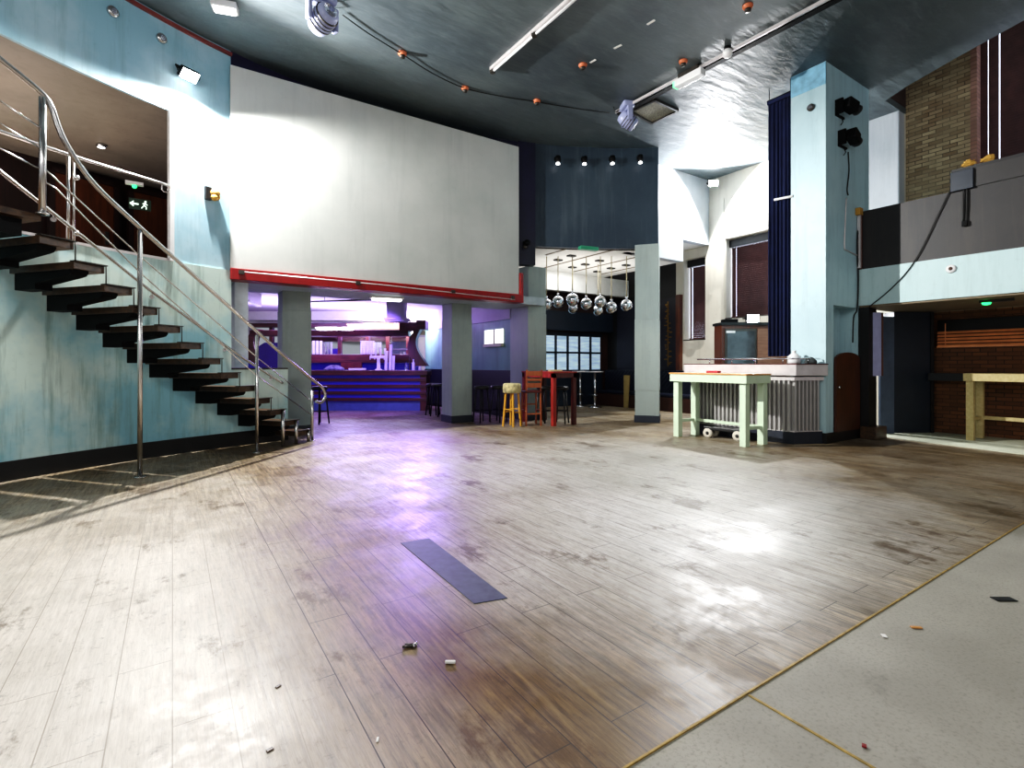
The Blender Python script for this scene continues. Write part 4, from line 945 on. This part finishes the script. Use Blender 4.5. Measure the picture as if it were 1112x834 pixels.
r = thing('bracket_frame', 'small metal and timber frame where balcony meets pillar', 'frame', onY(940,260,PY0-.05))
p = onY(939,0,PY0); MB().box(XB-.06,XB-.02,PY0-.06,PY0-.01,3.0,3.95).build('metal_bar', 'silver', r, world=True); MB().box(XB-.12,XB+.0,PY0-.08,PY0-.005,3.93,4.05).build('block', 'stone_yellow', r, world=True); MB().box(XB-.02,XB+.0,PY0-.07,PY0-.01,2.98,3.95).build('timber_strip', 'door_brown', r, world=True)
# under the balcony
xa, xb_ = 9.24, 10.1; pr = [(0,0),(xb_-xa,0),(xb_-xa,1.22)]+[((xb_-xa)*(.5+.5*math.cos(q*PI/10)), 1.22+.12*math.sin(q*PI/10)) for q in range(1,10)]+[(0,1.22)]
r = thing('low_door', 'low arched brown veneer door in the pillar recess', 'door', (xa,PY0-.0,.17))
MB().prism(pr, 0, .04, Matrix.Rotation(PI/2,4,'X')).build('door_leaf', 'door_brown', r); MB().lathe([(.02,0),(.025,.03)], n=12, mtx=Matrix.Translation((.06,-.04,.75)) @ mm).build('knob', 'steel', r)
tag(MB().box(10.06,10.5,3.85,4.1,0,.22).build('timber_block', 'tread', bevel=.01), 'dark timber block on the floor beside the pillar base', 'block')
tag(MB().box(10.12,10.42,3.98,4.14,.22,2.3).build('black_board', 'black'), 'tall black board standing beside the low arched door', 'board')
r = thing('tall_cupboard', 'tall navy cupboard under the balcony beside the dark brickwork', 'cupboard', camframe(990,9.7), -TH)
wl, wr = (971-990)*9.7/FL, (1010-990)*9.7/FL
MB().box(wl,wr,.0,.35,0,2.3).build('carcass', 'navy_door', r, bevel=.004); MB().box(wr,wr+.06,-.02,.3,0,2.3).build('end_frame', 'black', r)
r = thing('leaning_panel', 'slate grey panel standing left of the navy cupboard', 'panel', camframe(963.5,9.6), -TH)
MB().box((956-963.5)*9.6/FL,(971-963.5)*9.6/FL,0,.05,0,2.2).build('sheet', plain('slate sheet', rgb(74,86,104), .4), r)
r = thing('hanging_board', 'lavender board hung by the balcony beside the slate panel', 'board', camframe(950,9.0,1.1), -TH)
wl, wr = (943-950)*9/FL, (957-950)*9/FL
MB().box(wl,wr,0,.03,0,1.12).build('face', 'lavender', r); MB().box(wr,wr+.035,.0,.05,.0,1.12).build('edge', 'door_brown', r); MB().box(wl+.03,wl+.09,.04,.1,-1.1,.0).build('support_post', 'door_brown', r)
# pine tall table under the balcony
g0 = ground(1054,478.5); r = thing('tall_table', 'pale pine tall table against the dark brickwork under the balcony', 'table', (g0.x,g0.y,0), 0)
Wt, Lt = .5, 1.7
for x in (0,Wt):
    for y in (0,-Lt): MB().box(x-.05,x+.05,y-.05,y+.05,0,1.02).build('leg', 'pine', r, bevel=.004)
MB().box(-.08,Wt+.08,-Lt-.08,.08,1.02,1.15).build('tabletop', 'pine', r, bevel=.006); MB().box(Wt-.03,Wt+.03,-Lt,0,.34,.4).box(-.0,Wt,-.03,.03,.34,.4).build('stretcher', 'pine', r)
tag(MB().box(XW-.25,XW+.04,2.95,3.7,1.0,1.14).build('shelf', 'black', bevel=.004), 'black shelf on the dark brickwork beside the pine table', 'shelf')

# ================================================================== CEILING FITTINGS
def ceil(px, py, dz=0): p = onZ(px,py,ZC); p.z = ZC-dz; return p
cpts = [ceil(x,y,.03) for x,y in ((372,14),(400,34),(437,57),(470,78),(505,94),(545,103),(583,109),(625,116),(662,121))]
cable('black cable strung across the dark ceiling between two moving lights', cpts, .009)
rose = None
for i,(px,py) in enumerate(((437,57),(505,95),(583,109),(633,70),(742,66),(812,6))):
    lab = ['ceiling rose on the black cable, nearest the grey moving light','ceiling rose halfway along the black cable','ceiling rose on the black cable, below the long lamp batten','ceiling rose alone beside the white tape strips','ceiling rose beside the emergency light on the track','ceiling rose near the high end of the track'][i]
    p = ceil(px,py)
    if rose is None:
        rose = thing('ceiling_rose', 'small terracotta '+lab, 'ceiling rose', p, 0, 'terracotta ceiling roses')
        MB().lathe([(.07,0),(.07,-.02),(.05,-.05)], n=18).build('base', 'orange', rose); MB().lathe([(.045,-.05),(.04,-.085),(.01,-.09)], n=16).build('cap', 'plate', rose)
    else: copy_thing(rose, p, label='small terracotta '+lab)
a_, b_ = ceil(534,74,.05), ceil(640,-20,.05); r = thing('lamp_batten', 'long slim unlit lamp batten on the dark ceiling', 'lamp', a_)
MB().beam(a_+Vector((0,0,.025)), b_+Vector((0,0,.025)), .09, .05).build('batten', 'silver', r, world=True); MB().tube([a_+Vector((0,0,-.02)), b_+Vector((0,0,-.02))], .018, 10).build('tube', 'white', r, world=True)
for u_ in (0,.5,1): q = a_.lerp(b_,u_*.98+.01); MB().obox(q, (.07,.07,.09), .5).build('end_cap', 'plate', r, world=True)
a_, b_ = ceil(672,120,.06), ceil(915,-10,.06); r = thing('lighting_track', 'long black lighting track running diagonally over the ceiling', 'track', a_)
MB().beam(a_, b_, .10, .07).build('track_rail', 'blackmetal', r, world=True); sd = (b_-a_).cross(Vector((0,0,1))).normalized()
MB().beam(a_+sd*.09, b_+sd*.09, .03, .05).build('conduit', 'silver', r, world=True)
p = ceil(749,76,.14); r = thing('emergency_light', 'white emergency light with green end clipped to the track', 'light', p, math.atan2(b_.y-a_.y,b_.x-a_.x))
MB().box(-.26,.26,-.07,.07,-.06,.06).build('housing', 'white', r, bevel=.012); MB().box(-.30,-.26,-.06,.06,-.05,.05).build('green_lens', emis('pale green lens', (.2,.8,.4,1), .8), r); MB().box(-.2,.2,-.05,.05,.06,.14).build('mount', 'plate', r)
p = ceil(790,51,.1); r = thing('ceiling_globe', 'small pale globe beside the lighting track', 'lamp', p); MB().ball((0,0,0), .075, 16).build('globe', 'white', r); MB().lathe([(.05,.05),(.05,.1)], n=14).build('base', 'blackmetal', r)
p = ceil(244,4,.05); r = thing('emergency_light', 'white box light on the ceiling above the blazing stair floodlight', 'light', p, -.3); MB().box(-.16,.16,-.09,.09,-.04,.05).build('housing', 'white', r, bevel=.01); MB().box(-.13,.13,-.07,.07,-.055,-.04).build('diffuser', 'soft_emit', r)
vg = [ceil(685,119), ceil(711,107), ceil(736,118.5), ceil(708,132)]
r = thing('ceiling_vent', 'dusty square ceiling grille beside the moving light', 'vent', ((vg[0]+vg[2])/2))
m = MB(); m.prism([(q.x,q.y) for q in vg], ZC-.03, ZC-.005).build('grille', 'grille', r, world=True)
m = MB()
for i in range(4): m.beam(vg[i]-Vector((0,0,.025)), vg[(i+1)%4]-Vector((0,0,.025)), .05, .05)
m.build('frame', 'plate', r, world=True)
ts = None
for i,(x0_,y0_,x1_,y1_) in enumerate(((703,26.5,711,21.5),(667,52.5,675,48.5),(641,68,647,64.5))):
    a_, b_ = ceil(x0_,y0_,.004), ceil(x1_,y1_,.004)
    tag(MB().beam(a_, b_, .035, .006).build('tape_strip', 'paper'), ['white tape strip on the ceiling, highest of the three','white tape strip on the ceiling, middle of the three','white tape strip on the ceiling, beside a terracotta rose'][i], 'tape')
def moving_head(label, p, rz, tilt, s=1.):
    r = thing('moving_light', label, 'stage light', p, rz)
    MB().box(-.17*s,.17*s,-.13*s,.13*s,-.14*s,.0).build('base', 'lilac_plastic', r, bevel=.03)
    y_ = MB().box(-.23*s,-.18*s,-.06*s,.06*s,-.46*s,-.16*s).box(.18*s,.23*s,-.06*s,.06*s,-.46*s,-.16*s).box(-.23*s,.23*s,-.06*s,.06*s,-.2*s,-.14*s).build('yoke', 'lilac_plastic', r, bevel=.015)
    q = Matrix.Translation((0,0,-.38*s)) @ Matrix.Rotation(tilt,4,'X')
    h_ = MB().lathe([(.06*s,-.2*s),(.13*s,-.17*s),(.165*s,-.05*s),(.165*s,.08*s),(.14*s,.2*s),(.11*s,.22*s)], n=24, mtx=q).build('head', 'lilac_plastic', r)
    m = MB()
    for zz in (-.06,-.0,.06,.12): m.lathe([(.168*s,zz*s),(.172*s,(zz+.01)*s),(.168*s,(zz+.02)*s)], n=24, mtx=q)
    m.build('fin_rings', 'plate', h_)
    MB().lathe([(.1*s,.221*s),(.09*s,.235*s),(.02*s,.245*s)], n=20, mtx=q).build('lens', 'clear', h_)
    MB().tube([(.1*s,.05*s,-.05*s),(.24*s,.2*s,-.1*s),(.2*s,.25*s,.0)], .012*s, 8).build('flex', 'cable', r)
moving_head('lilac grey moving stage light at the top edge, above the white screen', ceil(350,-7), .3, 1.35, .95)
moving_head('lilac grey moving stage light hanging at the lower end of the track', ceil(681,112), 1.1, 2.2, .85)
# four small spots on the slate panel
sp = None
for i,(px,py) in enumerate(((604,173),(633,173.5),(663.5,173),(694,172))):
    p = ondrum(px,py,R0); pa = math.atan2(p.y-C0.y, p.x-C0.x)-PI/2
    lab = 'tiny black spotlight on the slate panel, '+['nearest the white screen','second from the white screen','third from the white screen','farthest from the white screen'][i]
    if sp is None:
        sp = thing('spotlight', lab, 'spotlight', p, pa, 'four spotlights on the slate panel')
        MB().box(-.05,.05,-.02,0,-.04,.04).tube([(0,0,0),(0,-.12,-.01)], .014, 8).build('arm', 'blackmetal', sp)
        hh = MB().lathe([(.06,.05),(.065,-.06),(.05,-.07)], (0,-.15,-.04), 16).build('head', 'blackmetal', sp); MB().lathe([(.045,-.13),(.04,-.10),(.02,-.09)], (0,-.15,-.04), 14).build('lamp', emis('small spot lens', (1,1,1,1), 5), sp)
    else: copy_thing(sp, p, pa, lab)
p = ondrum(570,266,R0-.03); r = thing('wall_speaker', 'small black bracket lamp on the navy upright beside the screen', 'lamp', p, math.atan2(p.y-C0.y,p.x-C0.x)-PI/2)
MB().box(-.05,.05,-.03,0,-.07,.07).build('back_plate', 'blackmetal', r); MB().lathe([(.05,0),(.07,.08),(.06,.1)], n=16, mtx=Matrix.Translation((.02,-.03,.03)) @ mm).build('head', 'blackmetal', r); MB().lathe([(.04,0),(.05,.06)], n=16, mtx=Matrix.Translation((-.02,-.03,-.06)) @ mm).build('socket', 'plate', r)

# ================================================================== FLOOR BITS
dk = [ground(435,590), ground(466,585), ground(551,650), ground(515,656)]
tag(MB().prism([(q.x,q.y) for q in dk], .0, .004).build('floor_plate', 'darktape'), 'dark slate strip let into the plank floor', 'floor strip')
def debris(name, label, px, py, size, mat, rz, cat):
    p = ground(px,py); m = MB().obox((p.x,p.y,size[2]/2+.001), size, rz); tag(m.build(name, mat, bevel=min(size)*.25), label, cat)
debris('cigarette_butt', 'pale cigarette butt on the planks below the dark strip', 489, 720.5, (.045,.012,.012), 'paper', -.6, 'litter')
r = thing('loose_screw', 'two loose metal screws on the planks left of the cigarette butt', 'screw', ground(444,704), -.5)
MB().tube([(-.03,0,.008),(.02,.004,.008)], .006, 8).tube([(-.02,.018,.008),(.03,.015,.008)], .006, 8).build('shank', 'plate', r); MB().tube([(.02,.004,.008),(.026,.004,.008)], .011, 10).tube([(.03,.015,.008),(.036,.015,.008)], .011, 10).build('head', 'steel', r)
debris('wood_chip', 'brown wood chip on the pale planks', 302, 746, (.022,.014,.004), 'tread', .5, 'litter')
debris('wood_chip', 'brown stain chip on the pale planks nearest the bottom', 293, 815, (.022,.015,.004), 'tread', .2, 'litter')
debris('paper_scrap', 'white paper scrap on the planks near the bottom edge', 410, 804, (.022,.008,.004), 'paper', 1.1, 'litter')
debris('paper_scrap', 'small red scrap on the grey concrete', 938.5, 811, (.018,.014,.006), 'red', .4, 'litter')
debris('wood_chip', 'yellow chip on the grey concrete near the plank edge', 995, 682, (.05,.018,.006), 'orange_wood', -.7, 'litter')
debris('paper_scrap', 'white scrap on the grey concrete', 960, 691, (.03,.02,.004), 'paper', .7, 'litter')
debris('rubber_scrap', 'dark rubber scrap on the grey concrete by the frame edge', 1090, 651, (.11,.05,.004), 'black', -.6, 'litter')

# ================================================================== LIGHTS
def light(kind, name, loc, energy, color=(1,1,1), aim=None, **kw):
    L = bpy.data.lights.new(name, kind); L.energy = energy; L.color = color
    for k, v in kw.items(): setattr(L, k, v)
    o = bpy.data.objects.new(name, L); COL.objects.link(o); o.location = loc
    if aim is not None: o.rotation_euler = (Vector(aim)-Vector(loc)).to_track_quat('-Z','Y').to_euler()
    return o
R = math.radians
a1 = out1.copy(); 
light('SPOT', 'stair_flood_lamp', L1+out1*.02, 2400, (1,.985,.96), L1+out1*1.0+Vector((0,0,-.95)), spot_size=R(166), spot_blend=.3, shadow_soft_size=.05)
light('SPOT', 'stair_flood_boost_lamp', L1+out1*.03+Vector((.05,0,-.05)), 3000, (1,.985,.96), (9.6,4.0,1.7), spot_size=R(46), spot_blend=.7, shadow_soft_size=.04)  # extra lamp added at the stair flood to brighten the far side
light('SPOT', 'corner_flood_lamp', L2+Vector((-.03,-.03,0)), 1600, (.97,.98,1), L2+Vector((-1,-1,-.9)), spot_size=R(166), spot_blend=.08, shadow_soft_size=.06)
light('SPOT', 'cabinet_flood_lamp', L3+Vector((-S,-K,0))*.05, 260, (.95,.97,1), L3+Vector((-S,-K,-.1)), spot_size=R(150), spot_blend=.4, shadow_soft_size=.08)
light('AREA', 'bar_purple_lamp', camframe(380,15.2,2.85), 380, (.42,.28,1), camframe(380,15.0,0), shape='RECTANGLE', size=4.5, size_y=.6)
light('SPOT', 'bar_front_purple_lamp', camframe(420,11.9,2.6), 700, (.30,.16,1), camframe(385,14.4,.5), spot_size=R(80), spot_blend=.6, shadow_soft_size=.2)
light('AREA', 'bar_ceiling_lamp', camframe(360,14.6,2.35), 300, (.62,.5,1), camframe(360,14.6,3), shape='RECTANGLE', size=5, size_y=1.5)
light('AREA', 'bar_white_lamp', camframe(400,16.2,2.45), 190, (1,.9,.95), camframe(420,17.6,2.7), shape='RECTANGLE', size=4, size_y=.3)
light('SPOT', 'purple_floor_lamp', camframe(452,13.2,2.6), 800, (.4,.24,1), ground(430,500), spot_size=R(38), spot_blend=.5, shadow_soft_size=.4)
light('AREA', 'lobby_up_fill', (9.2,10.2,3.3), 34, (1,.95,.9), (9.2,10.2,5), shape='RECTANGLE', size=3, size_y=2)  # added fill facing up at the lobby ceiling
light('AREA', 'lobby_down_fill', (9.0,10.6,3.9), 30, (.9,.95,1), (9.0,10.9,0), shape='RECTANGLE', size=2, size_y=1.5)  # added fill facing down into the lobby
light('AREA', 'mezzanine_fill', tuple(pol(R0+2, ph(60)))+(3.2,), 60, (1,.86,.74), tuple(pol(R0+2, ph(60)))+(5.,), shape='DISK', size=2.2)  # added upward fill that brightens the mezzanine ceiling; no fixture there
# added fill lamps behind the camera, standing for no visible source
light('AREA', 'left_fill_lamp', (-3.6,.4,4.8), 175, (1,.98,.95), (6,7.5,1.8), shape='RECTANGLE', size=3, size_y=2)
light('AREA', 'rear_fill_lamp', (3.5,-3,5.6), 90, (1,.98,.95), (6,6,1.5), shape='RECTANGLE', size=5, size_y=2.5)
W_ = bpy.data.worlds.new('World'); bpy.context.scene.world = W_; W_.use_nodes = True
W_.node_tree.nodes['Background'].inputs[0].default_value = (.93,.95,1,1); W_.node_tree.nodes['Background'].inputs[1].default_value = .5

# ================================================================== CAMERA
cd = bpy.data.cameras.new('Camera'); cam = bpy.data.objects.new('Camera', cd); COL.objects.link(cam)
cam.location = (0,0,H); cam.rotation_euler = (PI/2, 0, -TH)
cd.sensor_width = 36; cd.lens = FL/1112*36; cd.shift_y = (HY-417)/1112; cd.clip_start = .05
sc = bpy.context.scene; sc.camera = cam
sc.view_settings.view_transform = 'Standard'; sc.view_settings.look = 'None'; sc.view_settings.exposure = 0
sc.view_settings.use_curve_mapping = True
cm = sc.view_settings.curve_mapping; cu_ = cm.curves[3]
for x_, y_ in ((.035,.022),(.2,.215),(.5,.56)): cu_.points.new(x_, y_)
cm.update()
